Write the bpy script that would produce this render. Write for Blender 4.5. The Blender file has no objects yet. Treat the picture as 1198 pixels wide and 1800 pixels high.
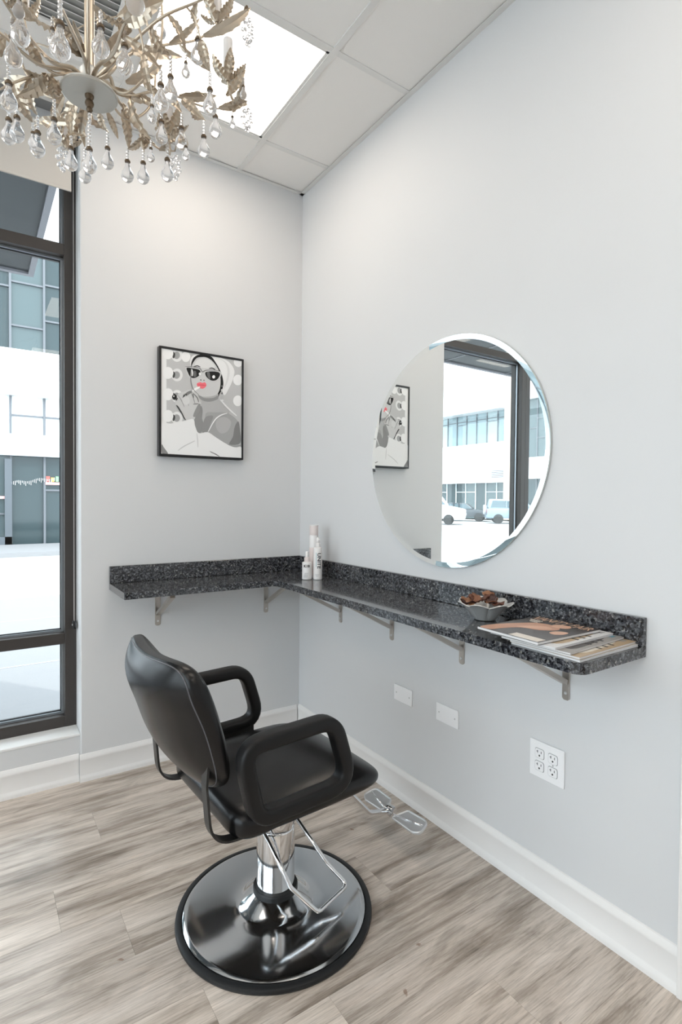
import bpy, math, random
from mathutils import Vector, Matrix, Euler, noise
random.seed(7)
D = bpy.data
SC = bpy.context.scene
COL = SC.collection
PI = math.pi

# ------------------------------------------------------------------ camera
F_PX, YAW, PITCH, ROLL = 946.6, 0.5956, 0.0219, 0.0090
CAM = Vector((-1.5005, -2.6185, 1.2679))
FW = Vector((math.sin(YAW)*math.cos(PITCH), math.cos(YAW)*math.cos(PITCH), -math.sin(PITCH)))
_r = Vector((math.cos(YAW), -math.sin(YAW), 0)); _u = _r.cross(FW)
RT = math.cos(ROLL)*_r + math.sin(ROLL)*_u
UP = -math.sin(ROLL)*_r + math.cos(ROLL)*_u
cd = D.cameras.new('camera'); cam = D.objects.new('camera', cd); COL.objects.link(cam)
cd.sensor_fit = 'HORIZONTAL'; cd.sensor_width = 36.0; cd.lens = F_PX/1198*36
cd.clip_start = 0.02; cd.clip_end = 300
m = Matrix((RT, UP, -FW)).transposed().to_4x4(); m.translation = CAM
cam.matrix_world = m
SC.camera = cam

# ------------------------------------------------------------------ world, sun, exposure
SC.view_settings.view_transform = 'Standard'
SC.view_settings.look = 'None'
SC.view_settings.exposure = 0.68
SC.view_settings.gamma = 1.0
SC.view_settings.use_curve_mapping = False
W = D.worlds.new('sky'); SC.world = W; W.use_nodes = True
bg = W.node_tree.nodes['Background']
bg.inputs[0].default_value = (0.86, 0.925, 1.0, 1); bg.inputs[1].default_value = 3.1
sl = D.lights.new('sun', 'SUN'); sl.energy = 1.6; sl.angle = 0.02; sl.color = (1.0, 0.96, 0.9)
sun = D.objects.new('sun', sl); COL.objects.link(sun)
sun.rotation_euler = Vector((-0.45, 0.62, -0.75)).to_track_quat('-Z', 'Y').to_euler()
PANEL_EMIT = 4.6

# ------------------------------------------------------------------ measuring helpers (turn a measured point into a place on a known plane)
def ray(px, py):
    return (px-599.0)/F_PX*RT - (py-900.0)/F_PX*UP + FW
def hit(px, py, axis, val):
    d = ray(px, py); return CAM + d*((val-CAM[axis])/d[axis])
def pix(px, py, depth):
    return CAM + ray(px, py)*depth

# ------------------------------------------------------------------ materials
MATS = {}
def mat(name, col=(.8,.8,.8), rough=.5, metal=0., spec=.5, coat=0., trans=0., ior=1.45, emit=None, emit_s=0.):
    if name in MATS: return MATS[name]
    M = D.materials.new(name); M.use_nodes = True
    b = M.node_tree.nodes['Principled BSDF']
    b.inputs['Base Color'].default_value = (*col, 1)
    b.inputs['Roughness'].default_value = rough
    b.inputs['Metallic'].default_value = metal
    b.inputs['Specular IOR Level'].default_value = spec
    b.inputs['Coat Weight'].default_value = coat
    b.inputs['Transmission Weight'].default_value = trans
    b.inputs['IOR'].default_value = ior
    if emit:
        b.inputs['Emission Color'].default_value = (*emit, 1); b.inputs['Emission Strength'].default_value = emit_s
    MATS[name] = M
    return M
def s2l(r, g, b):
    f = lambda c: (c/255/12.92) if c/255 <= .04045 else ((c/255+.055)/1.055)**2.4
    return (f(r), f(g), f(b))
def nd(M, t, **kw):
    n = M.node_tree.nodes.new(t)
    for k, v in kw.items():
        if k.startswith('i_'): n.inputs[k[2:]].default_value = v
        else: setattr(n, k, v)
    return n
def ln(M, a, ao, b, bi): M.node_tree.links.new(a.outputs[ao], b.inputs[bi])
def bsdf(M): return M.node_tree.nodes['Principled BSDF']
def add_bump(M, scale, strength, dist=.001, detail=4, coord='Object', vscale=None):
    tc = nd(M, 'ShaderNodeTexCoord'); nz = nd(M, 'ShaderNodeTexNoise'); nz.inputs['Scale'].default_value = scale; nz.inputs['Detail'].default_value = detail
    if vscale:
        mp = nd(M, 'ShaderNodeMapping'); mp.inputs['Scale'].default_value = vscale
        ln(M, tc, coord, mp, 'Vector'); ln(M, mp, 'Vector', nz, 'Vector')
    else: ln(M, tc, coord, nz, 'Vector')
    bp = nd(M, 'ShaderNodeBump'); bp.inputs['Strength'].default_value = strength; bp.inputs['Distance'].default_value = dist
    ln(M, nz, 'Fac', bp, 'Height'); ln(M, bp, 'Normal', bsdf(M), 'Normal')
def ramp(M, stops):
    r = nd(M, 'ShaderNodeValToRGB'); e = r.color_ramp.elements
    while len(e) < len(stops): e.new(.5)
    for i, (p, c) in enumerate(stops): e[i].position = p; e[i].color = (*c, 1)
    return r

M_wall = mat('wall_paint', (.675, .680, .686), .55, spec=.3); add_bump(M_wall, 180, .12, .0006)
M_trimw = mat('trim_white', (.84, .825, .81), .35, spec=.4)
M_sill = mat('sill_white', (.80, .80, .79), .4)
M_tile = mat('ceiling_tile_mineral', (.86, .845, .825), .9, spec=.1); add_bump(M_tile, 260, .5, .0012)
M_tee = mat('ceiling_grid_metal', (.76, .755, .74), .5)
M_bronze = mat('frame_bronze', (.050, .044, .041), .42, spec=.45)
M_gasket = mat('rubber_gasket', (.02, .022, .025), .6)
M_bead = mat('glazing_bead', (.30, .33, .36), .35, metal=.6)
M_shade = mat('shade_fabric', (.62, .59, .55), .85, spec=.15); add_bump(M_shade, 900, .2, .0003)
M_tube = mat('shade_tube', (.72, .71, .69), .5)
M_chain = mat('chain_metal', (.55, .52, .50), .3, metal=.8)
M_blackpl = mat('black_plastic', (.02, .02, .022), .4)
M_white_pl = mat('white_plastic', (.88, .88, .89), .3)
M_dark_slot = mat('slot_dark', (.02, .02, .02), .6)
M_nickel = mat('brushed_nickel', (.50, .46, .42), .38, metal=.85)
M_screw = mat('screw_steel', (.75, .75, .75), .3, metal=.7)
M_chrome = mat('chrome', (.78, .78, .79), .06, metal=1.)
M_chrome_dull = mat('chrome_base', (.60, .61, .62), .10, metal=1.)
M_alu = mat('polished_aluminium', (.70, .71, .72), .28, metal=.65)
M_leather = mat('black_vinyl', (.006, .006, .0065), .27, spec=.42); add_bump(M_leather, 420, .12, .0004)
M_arm = mat('arm_urethane', (.009, .009, .0095), .40, spec=.30); add_bump(M_arm, 600, .1, .0003)
M_blackmetal = mat('black_steel', (.02, .02, .02), .38, spec=.5)
M_rubber = mat('black_rubber', (.010, .011, .012), .45)
M_piping = mat('piping_grey', (.10, .10, .11), .25)
M_mirror = mat('mirror_silver', (.93, .95, .94), .0, metal=1.)
M_mback = mat('mirror_edge', (.55, .60, .58), .2)
M_frameblk = mat('frame_black', (.008, .008, .010), .35)
M_silver = mat('champagne_silver', (.56, .48, .385), .34, metal=.85)
add_bump(M_silver, 140, .25, .001)
M_plate = mat('hub_plate', (.60, .60, .57), .45, metal=.5)
M_capb = mat('cap_brown', (.16, .115, .075), .45, metal=.6)
M_pewter = mat('pewter', (.55, .55, .54), .34, metal=.45)
M_paper = mat('page_paper', (.72, .71, .71), .7)
M_bottle = mat('bottle_white', (.78, .76, .75), .3)
M_bottlepk = mat('bottle_blush', (.74, .66, .64), .35)
M_ink = mat('ink_black', (.02, .02, .02), .6)
M_inkgrey = mat('ink_grey', (.42, .42, .43), .6)
M_teal = mat('label_teal', (.38, .52, .55), .5)

# drop glass
M_glass = mat('clear_glass', (.96, .96, .97), .02, trans=.82, ior=1.22)
# window pane: thin sheet, clear with a mirror-like skin
def pane_mat(name, tint, refl=1.):
    M = D.materials.new(name); M.use_nodes = True; nt = M.node_tree
    nt.nodes.remove(nt.nodes['Principled BSDF'])
    out = nt.nodes['Material Output']
    tr = nd(M, 'ShaderNodeBsdfTransparent'); tr.inputs[0].default_value = (*tint, 1)
    gl = nd(M, 'ShaderNodeBsdfGlossy'); gl.inputs['Roughness'].default_value = .0
    lw = nd(M, 'ShaderNodeLayerWeight'); lw.inputs[0].default_value = .5
    pw = nd(M, 'ShaderNodeMath', operation='POWER'); pw.inputs[1].default_value = 4.; ln(M, lw, 'Facing', pw, 0)
    fr = nd(M, 'ShaderNodeMath', operation='MULTIPLY_ADD'); fr.inputs[1].default_value = .5; fr.inputs[2].default_value = .02; ln(M, pw, 0, fr, 0)
    mx = nd(M, 'ShaderNodeMixShader')
    ln(M, fr, 0, mx, 0); ln(M, tr, 0, mx, 1); ln(M, gl, 0, mx, 2); ln(M, mx, 0, out, 0)
    MATS[name] = M; return M
M_pane = pane_mat('window_glass', (.93, .96, .96))

# granite
M_granite = mat('granite_pearl', (.05,.05,.055), .10, spec=.5, coat=.3)
def _granite():
    M = M_granite
    tc = nd(M, 'ShaderNodeTexCoord')
    nz = nd(M, 'ShaderNodeTexNoise'); nz.inputs['Scale'].default_value = 60; nz.inputs['Detail'].default_value = 3
    ln(M, tc, 'Object', nz, 'Vector')
    vm = nd(M, 'ShaderNodeVectorMath', operation='MULTIPLY_ADD'); vm.inputs[1].default_value = (.016,)*3
    ln(M, nz, 'Color', vm, 0); ln(M, tc, 'Object', vm, 2)
    v1 = nd(M, 'ShaderNodeTexVoronoi'); v1.inputs['Scale'].default_value = 160
    ln(M, vm, 0, v1, 'Vector')
    sp = nd(M, 'ShaderNodeSeparateColor'); ln(M, v1, 'Color', sp, 0)
    r1 = ramp(M, [(0, (.008,.008,.010)), (.30, (.032,.033,.038)), (.60, (.070,.073,.080)), (.82, (.115,.12,.128)), (.95, (.16,.165,.17)), (1, (.26,.255,.235))])
    ln(M, sp, 0, r1, 0)
    v2 = nd(M, 'ShaderNodeTexVoronoi'); v2.inputs['Scale'].default_value = 260
    ln(M, vm, 0, v2, 'Vector')
    sp2 = nd(M, 'ShaderNodeSeparateColor'); ln(M, v2, 'Color', sp2, 0)
    r2 = ramp(M, [(0, (.35,.35,.35)), (.5, (.9,.9,.9)), (.9, (1.2,1.2,1.25)), (1, (2.2,2.15,2.1))])
    ln(M, sp2, 1, r2, 0)
    mx = nd(M, 'ShaderNodeMix', data_type='RGBA', blend_type='MULTIPLY'); mx.inputs[0].default_value = 1.
    ln(M, r1, 0, mx, 6); ln(M, r2, 0, mx, 7); ln(M, mx, 2, bsdf(M), 'Base Color')
_granite()

# floor planks
M_plank = mat('vinyl_plank', (.5,.45,.4), .27, spec=.6)
def _plank():
    M = M_plank
    geo = nd(M, 'ShaderNodeNewGeometry'); oi = nd(M, 'ShaderNodeObjectInfo')
    cmb = nd(M, 'ShaderNodeCombineXYZ')
    mul = nd(M, 'ShaderNodeMath', operation='MULTIPLY'); mul.inputs[1].default_value = 37.
    ln(M, oi, 'Random', mul, 0); ln(M, mul, 0, cmb, 0); ln(M, mul, 0, cmb, 1); ln(M, mul, 0, cmb, 2)
    ad = nd(M, 'ShaderNodeVectorMath', operation='ADD'); ln(M, geo, 'Position', ad, 0); ln(M, cmb, 0, ad, 1)
    def layer(sc, vs, det, rgh=.6, dis=0.):
        mp = nd(M, 'ShaderNodeMapping'); mp.inputs['Scale'].default_value = vs; ln(M, ad, 0, mp, 'Vector')
        n = nd(M, 'ShaderNodeTexNoise'); n.inputs['Scale'].default_value = sc; n.inputs['Detail'].default_value = det
        n.inputs['Roughness'].default_value = rgh; n.inputs['Distortion'].default_value = dis
        ln(M, mp, 'Vector', n, 'Vector'); return n
    broad = layer(1.0, (1.7, 17, 1), 7, .66, .12)
    fine = layer(1.0, (8, 210, 1), 6, .75, .1)
    patch = layer(1.0, (3.0, 9.0, 1), 4, .6, .8)
    r1 = ramp(M, [(.27, (.20,.162,.132)), (.40, (.42,.356,.302)), (.50, (.62,.545,.475)), (.66, (.78,.70,.625))])
    ln(M, broad, 'Fac', r1, 0)
    r2 = ramp(M, [(.30, (.55,.54,.53)), (.5, (.97,.97,.97)), (.70, (1.15,1.15,1.15))])
    ln(M, fine, 'Fac', r2, 0)
    mx = nd(M, 'ShaderNodeMix', data_type='RGBA', blend_type='MULTIPLY'); mx.inputs[0].default_value = .85
    ln(M, r1, 0, mx, 6); ln(M, r2, 0, mx, 7)
    r3 = ramp(M, [(.30, (.62,.60,.58)), (.46, (.95,.94,.93)), (.60, (1.0,1.0,1.0)), (.75, (1.08,1.05,1.03))])
    ln(M, patch, 'Fac', r3, 0)
    mx2 = nd(M, 'ShaderNodeMix', data_type='RGBA', blend_type='MULTIPLY'); mx2.inputs[0].default_value = 1.
    ln(M, mx, 2, mx2, 6); ln(M, r3, 0, mx2, 7)
    tint = ramp(M, [(0, (.93,.93,.935)), (1, (1.04,1.035,1.03))]); ln(M, oi, 'Random', tint, 0)
    mx3 = nd(M, 'ShaderNodeMix', data_type='RGBA', blend_type='MULTIPLY'); mx3.inputs[0].default_value = 1.
    ln(M, mx2, 2, mx3, 6); ln(M, tint, 0, mx3, 7)
    # small rusty drips, scattered
    vo = nd(M, 'ShaderNodeTexVoronoi'); vo.inputs['Scale'].default_value = 7; vo.inputs['Randomness'].default_value = 1
    nz = nd(M, 'ShaderNodeTexNoise'); nz.inputs['Scale'].default_value = 40
    ln(M, geo, 'Position', nz, 'Vector')
    vm = nd(M, 'ShaderNodeVectorMath', operation='MULTIPLY_ADD'); vm.inputs[1].default_value = (.03, .03, 0)
    ln(M, nz, 'Color', vm, 0); ln(M, geo, 'Position', vm, 2); ln(M, vm, 0, vo, 'Vector')
    rs = ramp(M, [(.035, (1,1,1)), (.06, (0,0,0))]); ln(M, vo, 'Distance', rs, 0)
    sc = nd(M, 'ShaderNodeSeparateColor'); ln(M, vo, 'Color', sc, 0)
    gt = nd(M, 'ShaderNodeMath', operation='GREATER_THAN'); gt.inputs[1].default_value = .72; ln(M, sc, 0, gt, 0)
    mm = nd(M, 'ShaderNodeMath', operation='MULTIPLY'); ln(M, gt, 0, mm, 0); ln(M, rs, 0, mm, 1)
    m4 = nd(M, 'ShaderNodeMath', operation='MULTIPLY'); m4.inputs[1].default_value = .6; ln(M, mm, 0, m4, 0)
    mx4 = nd(M, 'ShaderNodeMix', data_type='RGBA'); mx4.inputs[7].default_value = (.20,.11,.07,1)
    ln(M, m4, 0, mx4, 0); ln(M, mx3, 2, mx4, 6); ln(M, mx4, 2, bsdf(M), 'Base Color')
    bp = nd(M, 'ShaderNodeBump'); bp.inputs['Strength'].default_value = .15; bp.inputs['Distance'].default_value = .0006
    ln(M, fine, 'Fac', bp, 'Height'); ln(M, bp, 'Normal', bsdf(M), 'Normal')
_plank()

# ------------------------------------------------------------------ mesh builder
class MB:
    def __init__(s): s.v = []; s.f = []; s.mi = []; s.cur = 0
    def add(s, vs, fs):
        o = len(s.v); s.v += [Vector(v) for v in vs]; s.f += [tuple(i+o for i in f) for f in fs]; s.mi += [s.cur]*len(fs); return s
    def box(s, x0, x1, y0, y1, z0, z1):
        return s.add([(x0,y0,z0),(x1,y0,z0),(x1,y1,z0),(x0,y1,z0),(x0,y0,z1),(x1,y0,z1),(x1,y1,z1),(x0,y1,z1)],
            [(0,3,2,1),(4,5,6,7),(0,1,5,4),(1,2,6,5),(2,3,7,6),(3,0,4,7)])
    def obox(s, M4, a, b, c):
        vs = [M4 @ Vector((x*a, y*b, z*c)) for z in (-1,1) for x, y in ((-1,-1),(1,-1),(1,1),(-1,1))]
        return s.add(vs, [(0,3,2,1),(4,5,6,7),(0,1,5,4),(1,2,6,5),(2,3,7,6),(3,0,4,7)])
    def tube(s, pts, r, n=8, closed=False, caps=True):
        pts = [Vector(p) for p in pts]; k = len(pts)
        rr = r if isinstance(r, (list, tuple)) else [r]*k
        up = Vector((0,0,1)); nrm = None; rings = []
        for i, p in enumerate(pts):
            if closed: t = pts[(i+1)%k]-pts[i-1]
            else: t = pts[min(i+1,k-1)]-pts[max(i-1,0)]
            t.normalize()
            if nrm is None:
                a = up if abs(t.dot(up)) < .9 else Vector((1,0,0)); nrm = (a - t*a.dot(t)).normalized()
            else:
                nrm = (nrm - t*nrm.dot(t)).normalized()
            b = t.cross(nrm)
            rings.append([p + (nrm*math.cos(2*PI*j/n)+b*math.sin(2*PI*j/n))*rr[i] for j in range(n)])
        vs = [v for q in rings for v in q]; fs = []
        for i in range(k if closed else k-1):
            a = i*n; b2 = ((i+1)%k)*n
            for j in range(n): fs.append((a+j, a+(j+1)%n, b2+(j+1)%n, b2+j))
        if caps and not closed: fs += [tuple(range(n-1,-1,-1)), tuple(range((k-1)*n, k*n))]
        return s.add(vs, fs)
    def sweep(s, pts, sec, side, closed=False):
        # sec: list of (a,b): a along `side` (constant vector), b along the in-plane normal
        pts = [Vector(p) for p in pts]; side = Vector(side).normalized(); k = len(pts); n = len(sec); vs = []
        for i, p in enumerate(pts):
            t = (pts[(i+1)%k]-pts[i-1]) if closed else (pts[min(i+1,k-1)]-pts[max(i-1,0)])
            t = (t - side*t.dot(side)).normalized(); nn = side.cross(t)
            vs += [p + side*a + nn*b for a, b in sec]
        fs = []
        for i in range(k if closed else k-1):
            a = i*n; b2 = ((i+1)%k)*n
            for j in range(n): fs.append((a+j, a+(j+1)%n, b2+(j+1)%n, b2+j))
        if not closed: fs += [tuple(range(n-1,-1,-1)), tuple(range((k-1)*n, k*n))]
        return s.add(vs, fs)
    def lathe(s, prof, n=32, M4=None):
        vs = []; fs = []; k = len(prof)
        for r, z in prof:
            for j in range(n):
                v = Vector((r*math.cos(2*PI*j/n), r*math.sin(2*PI*j/n), z)); vs.append(M4 @ v if M4 else v)
        for i in range(k-1):
            for j in range(n): fs.append((i*n+j, i*n+(j+1)%n, (i+1)*n+(j+1)%n, (i+1)*n+j))
        if prof[0][0] > 1e-6: fs.append(tuple(range(n-1,-1,-1)))
        if prof[-1][0] > 1e-6: fs.append(tuple(range((k-1)*n, k*n)))
        return s.add(vs, fs)
    def prism(s, poly, fn, t0, t1):
        # poly list of (a,b); fn(a,b,t)->Vector
        n = len(poly); vs = [fn(a,b,t0) for a,b in poly]+[fn(a,b,t1) for a,b in poly]
        fs = [tuple(range(n-1,-1,-1)), tuple(range(n,2*n))]+[(i,(i+1)%n,n+(i+1)%n,n+i) for i in range(n)]
        return s.add(vs, fs)
    def ball(s, c, r, n=8, m=5, sz=1.):
        c = Vector(c); prof = [(max(r*math.sin(PI*i/m),0), -r*sz*math.cos(PI*i/m)) for i in range(m+1)]
        return s.lathe(prof, n, Matrix.Translation(c))
    def build(s, name, mats, parent=None, smooth=None, bevel=None, subd=0, loc=None):
        me = D.meshes.new(name); me.from_pydata([tuple(v) for v in s.v], [], s.f)
        if not isinstance(mats, (list, tuple)): mats = [mats]
        for q in mats: me.materials.append(q)
        if len(mats) > 1: me.polygons.foreach_set('material_index', s.mi)
        import bmesh
        b = bmesh.new(); b.from_mesh(me); bmesh.ops.remove_doubles(b, verts=b.verts, dist=1e-6)
        bmesh.ops.recalc_face_normals(b, faces=b.faces)
        if bevel:
            ed = [e for e in b.edges if len(e.link_faces) == 2 and e.calc_face_angle(0) > .5]
            bmesh.ops.bevel(b, geom=ed, offset=bevel, segments=2, affect='EDGES', profile=.5, clamp_overlap=True)
        b.to_mesh(me); b.free()
        if smooth is not None:
            me.polygons.foreach_set('use_smooth', [True]*len(me.polygons))
            if smooth < 3: me.set_sharp_from_angle(angle=smooth)
        me.update()
        o = D.objects.new(name, me); COL.objects.link(o)
        if parent: o.parent = parent
        if loc: o.location = loc
        if subd:
            md = o.modifiers.new('sub', 'SUBSURF'); md.levels = subd; md.render_levels = subd
        return o
def tag(o, label=None, cat=None, group=None, kind=None):
    if label: o['label'] = label
    if cat: o['category'] = cat
    if group: o['group'] = group
    if kind: o['kind'] = kind
    return o
def empty(name, loc=(0,0,0), rz=0.):
    o = D.objects.new(name, None); COL.objects.link(o); o.location = loc; o.rotation_euler = (0,0,rz)
    o.empty_display_size = .05
    return o
def copy_tree(o, parent=None):
    c = o.copy(); COL.objects.link(c)
    if parent: c.parent = parent
    for ch in list(o.children): copy_tree(ch, c)
    return c
def rrect(a, b, r, n=4):
    out = []
    for cx, cy, t0 in ((a-r,b-r,0),(-a+r,b-r,PI/2),(-a+r,-b+r,PI),(a-r,-b+r,1.5*PI)):
        for i in range(n+1):
            t = t0+PI/2*i/n; out.append((cx+r*math.cos(t), cy+r*math.sin(t)))
    return out
def fillet(pts, rad, n=6, closed=True):
    out = []; k = len(pts); pts = [Vector(p) for p in pts]
    for i in range(k):
        r = rad[i] if isinstance(rad, (list, tuple)) else rad
        if not closed and i in (0, k-1): out.append(pts[i]); continue
        p = pts[i]; a = (pts[i-1]-p).normalized(); b = (pts[(i+1)%k]-p).normalized()
        ang = a.angle(b); d = r/math.tan(ang/2); d = min(d, .48*(pts[i-1]-p).length, .48*(pts[(i+1)%k]-p).length)
        p0 = p+a*d; p1 = p+b*d
        for j in range(n+1):
            t = j/n; out.append(p0*(1-t)**2 + p*2*t*(1-t) + p1*t*t)
    return out
def spline(pts, n=6, closed=False):
    pts = [Vector(p) for p in pts]; k = len(pts); out = []
    rng = range(k) if closed else range(k-1)
    for i in rng:
        if closed: p0,p1,p2,p3 = pts[i-1],pts[i],pts[(i+1)%k],pts[(i+2)%k]
        else: p0,p1,p2,p3 = pts[max(i-1,0)],pts[i],pts[i+1],pts[min(i+2,k-1)]
        for j in range(n):
            t = j/n
            out.append(.5*((2*p1)+(p2-p0)*t+(2*p0-5*p1+4*p2-p3)*t*t+(3*p1-p0-3*p2+p3)*t**3))
    if not closed: out.append(pts[-1])
    return out
def text_mesh(name, body, size, material, parent, M4, extrude=.0002, shear=0., space=1., sx=1., align='CENTER', bold=0.):
    cu = D.curves.new(name+'_c', 'FONT'); cu.body = body; cu.size = size; cu.extrude = extrude
    cu.align_x = align; cu.align_y = 'CENTER'; cu.space_character = space; cu.resolution_u = 3; cu.offset = bold
    t = D.objects.new(name+'_t', cu); COL.objects.link(t)
    dg = bpy.context.evaluated_depsgraph_get()
    me = D.meshes.new_from_object(t.evaluated_get(dg)); D.objects.remove(t); D.curves.remove(cu)
    me.transform(M4 @ Matrix.Diagonal((sx,1,1,1))); me.materials.clear(); me.materials.append(material); me.name = name
    o = D.objects.new(name, me); COL.objects.link(o)
    if parent: o.parent = parent
    return o
def frame_mat(origin, ex, ey, ez):
    M = Matrix((Vector(ex), Vector(ey), Vector(ez))).transposed().to_4x4(); M.translation = Vector(origin); return M

# =================================================================== THE ROOM
H = 2.945
X0, Y0 = -4.2, -5.6       # far sides of the salon, behind the camera
WE = -1.117               # end of the back wall, window begins
def struct(o, label, cat): return tag(o, label, cat, kind='structure')

floor = struct(MB().box(X0-.1, .1, Y0-.1, .16, -.10, -.009).build('floor', mat('subfloor', (.12,.10,.09), .8)), 'pale grey-brown wood-look plank floor under the salon chair', 'floor')
PW, PL = .2, 1.22
row_joint = {-.49: -1.12, -.29: -.62, -.69: -.33, -.89: -1.30, -1.09: -1.14, -1.29: -.39, -1.49: -1.02, -1.69: -.76, -1.89: -.37, -2.09: -1.0}
yb = .11; i = 0
while yb > Y0:
    y1, y0 = yb, max(yb-PW, Y0); key = round(y0, 2)
    j = row_joint.get(key, -random.random()*PL)
    xs = []; x = j
    while x < -.001: xs.append(x); x += PL
    x = j-PL
    while x > X0+.05: xs.append(x); x -= PL
    xs = sorted([q for q in xs if X0+.05 < q < -.03])
    ed = [X0]+xs+[0.]
    for a, b in zip(ed[:-1], ed[1:]):
        g = .00025
        MB().box(-(b-a)/2+g, (b-a)/2-g, -(y1-y0)/2+g, (y1-y0)/2-g, -.009, 0).build('plank', M_plank, floor, loc=((a+b)/2, (y0+y1)/2, 0))
    yb -= PW; i += 1

wa = struct(MB().box(WE, .12, 0, .24, -.1, H+.02).build('wall_back', M_wall, bevel=.004), 'light grey painted wall behind the framed picture', 'wall')
struct(MB().box(0, .12, Y0, 0, -.1, H+.02).build('wall_right', M_wall), 'light grey painted wall carrying the round mirror', 'wall')
struct(MB().box(X0-.12, X0, Y0, .25, -.1, .20).box(X0-.12, X0, Y0, -4.7, .20, H+.02).box(X0-.12, X0, -.3, .25, .20, H+.02).build('wall_left', M_wall), 'low light grey side wall under the salon side windows', 'wall')
struct(MB().box(X0-.12, .12, Y0-.12, Y0, -.1, H+.02).build('wall_front', M_wall), 'light grey rear wall of the salon', 'wall')
WB0 = -4.0
struct(MB().box(WB0, WE, .018, .24, -.1, .20).build('wall_sill', M_wall), 'low light grey wall under the storefront window', 'wall')
struct(MB().box(WB0, WE, .098, .24, 2.862, H+.02).build('wall_header', M_wall), 'light grey wall strip above the window head', 'wall')
struct(MB().box(X0, WB0, 0, .24, -.1, H+.02).build('wall_back_far', M_wall), 'short wall piece at the far end of the window', 'wall')
struct(MB().box(WB0, WE-.0005, .014, .135, .20, .212).build('trim_1', M_sill, bevel=.003), 'white painted window sill board', 'window sill')

# baseboards
PROF = [(0,0),(.016,0),(.0165,.012),(.0150,.020),(.0105,.026),(.0095,.030),(.0095,.092),(.0115,.096),(.0115,.104),(.0075,.112),(.004,.119),(0,.121)]
def baseboard(name, p0, p1, nrm, label):
    p0, p1, nrm = Vector(p0), Vector(p1), Vector(nrm)
    o = MB().prism(PROF, lambda a, b, t: p0.lerp(p1, t)+nrm*a+Vector((0,0,b)), 0., 1.).build(name, M_trimw, smooth=.6)
    return struct(o, label, 'baseboard')
JOG = -1.985
baseboard('baseboard_right', (0,0,0), (0,JOG,0), (-1,0,0), 'white moulded baseboard along the mirror wall')
baseboard('baseboard_back', (WE-.006,0,0), (-.017,0,0), (0,-1,0), 'white moulded baseboard below the framed picture')
baseboard('baseboard_window', (WB0,.018,0), (WE-.0065,.018,0), (0,-1,0), 'white moulded baseboard below the window')
struct(MB().box(-.022, 0, JOG-.11, JOG, 0, 2.15).build('trim_2', M_trimw, bevel=.003), 'white door casing at the right end of the mirror wall', 'trim')

# ceiling: slab, T-grid, tiles
ceil = struct(MB().box(X0-.12, .12, Y0-.12, .24, H+.022, H+.12).build('ceiling', mat('ceiling_void', (.35,.35,.35), .9)), 'suspended grid ceiling of white mineral tiles', 'ceiling')
GX = [0.]+[-.382-.61*k for k in range(9)]; GX = [g for g in GX if g > X0]+[X0]
GY = [0.]+[-.287-.61*k for k in range(9)]; GY = [g for g in GY if g > Y0]+[Y0]
LIGHTS = {(1,1), (1,4), (1,7), (4,2), (4,5), (6,2), (6,6)}  # only the first panel is in view, the rest are added for fill light
VENT = (2,1)
tile_mesh = {}
for a in range(len(GX)-1):
    for b in range(len(GY)-1):
        if (a,b) in LIGHTS or (a,b) == VENT: continue
        x1, x0, y1, y0 = GX[a], GX[a+1], GY[b], GY[b+1]
        sx, sy = round((x1-x0)/2-.010, 4), round((y1-y0)/2-.010, 4)
        if (sx,sy) not in tile_mesh:
            o = MB().box(-sx, sx, -sy, sy, 0, .014).build('ceiling_tile', M_tile, ceil); tile_mesh[(sx,sy)] = o.data
        else:
            o = D.objects.new('ceiling_tile', tile_mesh[(sx,sy)]); COL.objects.link(o); o.parent = ceil
        o.location = ((x0+x1)/2, (y0+y1)/2, H+.004)
for g in GX[1:-1]: MB().box(g-.012, g+.012, Y0, 0, H-.001, H+.006).box(g-.002, g+.002, Y0, 0, H+.006, H+.022).build('ceiling_tee', M_tee, ceil)
for g in GY[1:-1]: MB().box(X0, 0, g-.012, g+.012, H, H+.007).build('ceiling_tee', M_tee, ceil)
MB().box(-.022, 0, Y0, 0, H-.0015, H+.0).box(-.002, 0, Y0, 0, H, H+.022).build('wall_angle', M_tee, ceil)
MB().box(X0, 0, -.022, 0, H-.0015, H).box(X0, 0, -.002, 0, H, H+.022).build('wall_angle', M_tee, ceil)

M_diff = mat('panel_diffuser', (.9,.9,.9), .5, emit=(1., .875, .75), emit_s=PANEL_EMIT)
def ceiling_light(a, b, label):
    x1, x0, y1, y0 = GX[a], GX[a+1], GY[b], GY[b+1]; cx, cy = (x0+x1)/2, (y0+y1)/2; hx, hy = (x1-x0)/2-.012, (y1-y0)/2-.012
    t = empty('ceiling_light', (cx, cy, H)); t.location.z = H+.002
    tag(t, label, 'ceiling light', 'square ceiling light panels')
    fr = MB()
    for q in ((-hx, hx, -hy, -hy+.012), (-hx, hx, hy-.012, hy), (-hx, -hx+.012, -hy, hy), (hx-.012, hx, -hy, hy)): fr.box(q[0], q[1], q[2], q[3], 0, .012)
    fr.build('frame', M_tee, t)
    MB().box(-hx+.012, hx-.012, -hy+.012, hy-.012, .004, .010).build('diffuser', M_diff, t)
for k, (a, b) in enumerate(sorted(LIGHTS)):
    ceiling_light(a, b, 'bright white square ceiling panel seen behind the chandelier' if (a,b) == (1,1) else 'unseen square fill light panel added further back in the salon')

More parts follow.
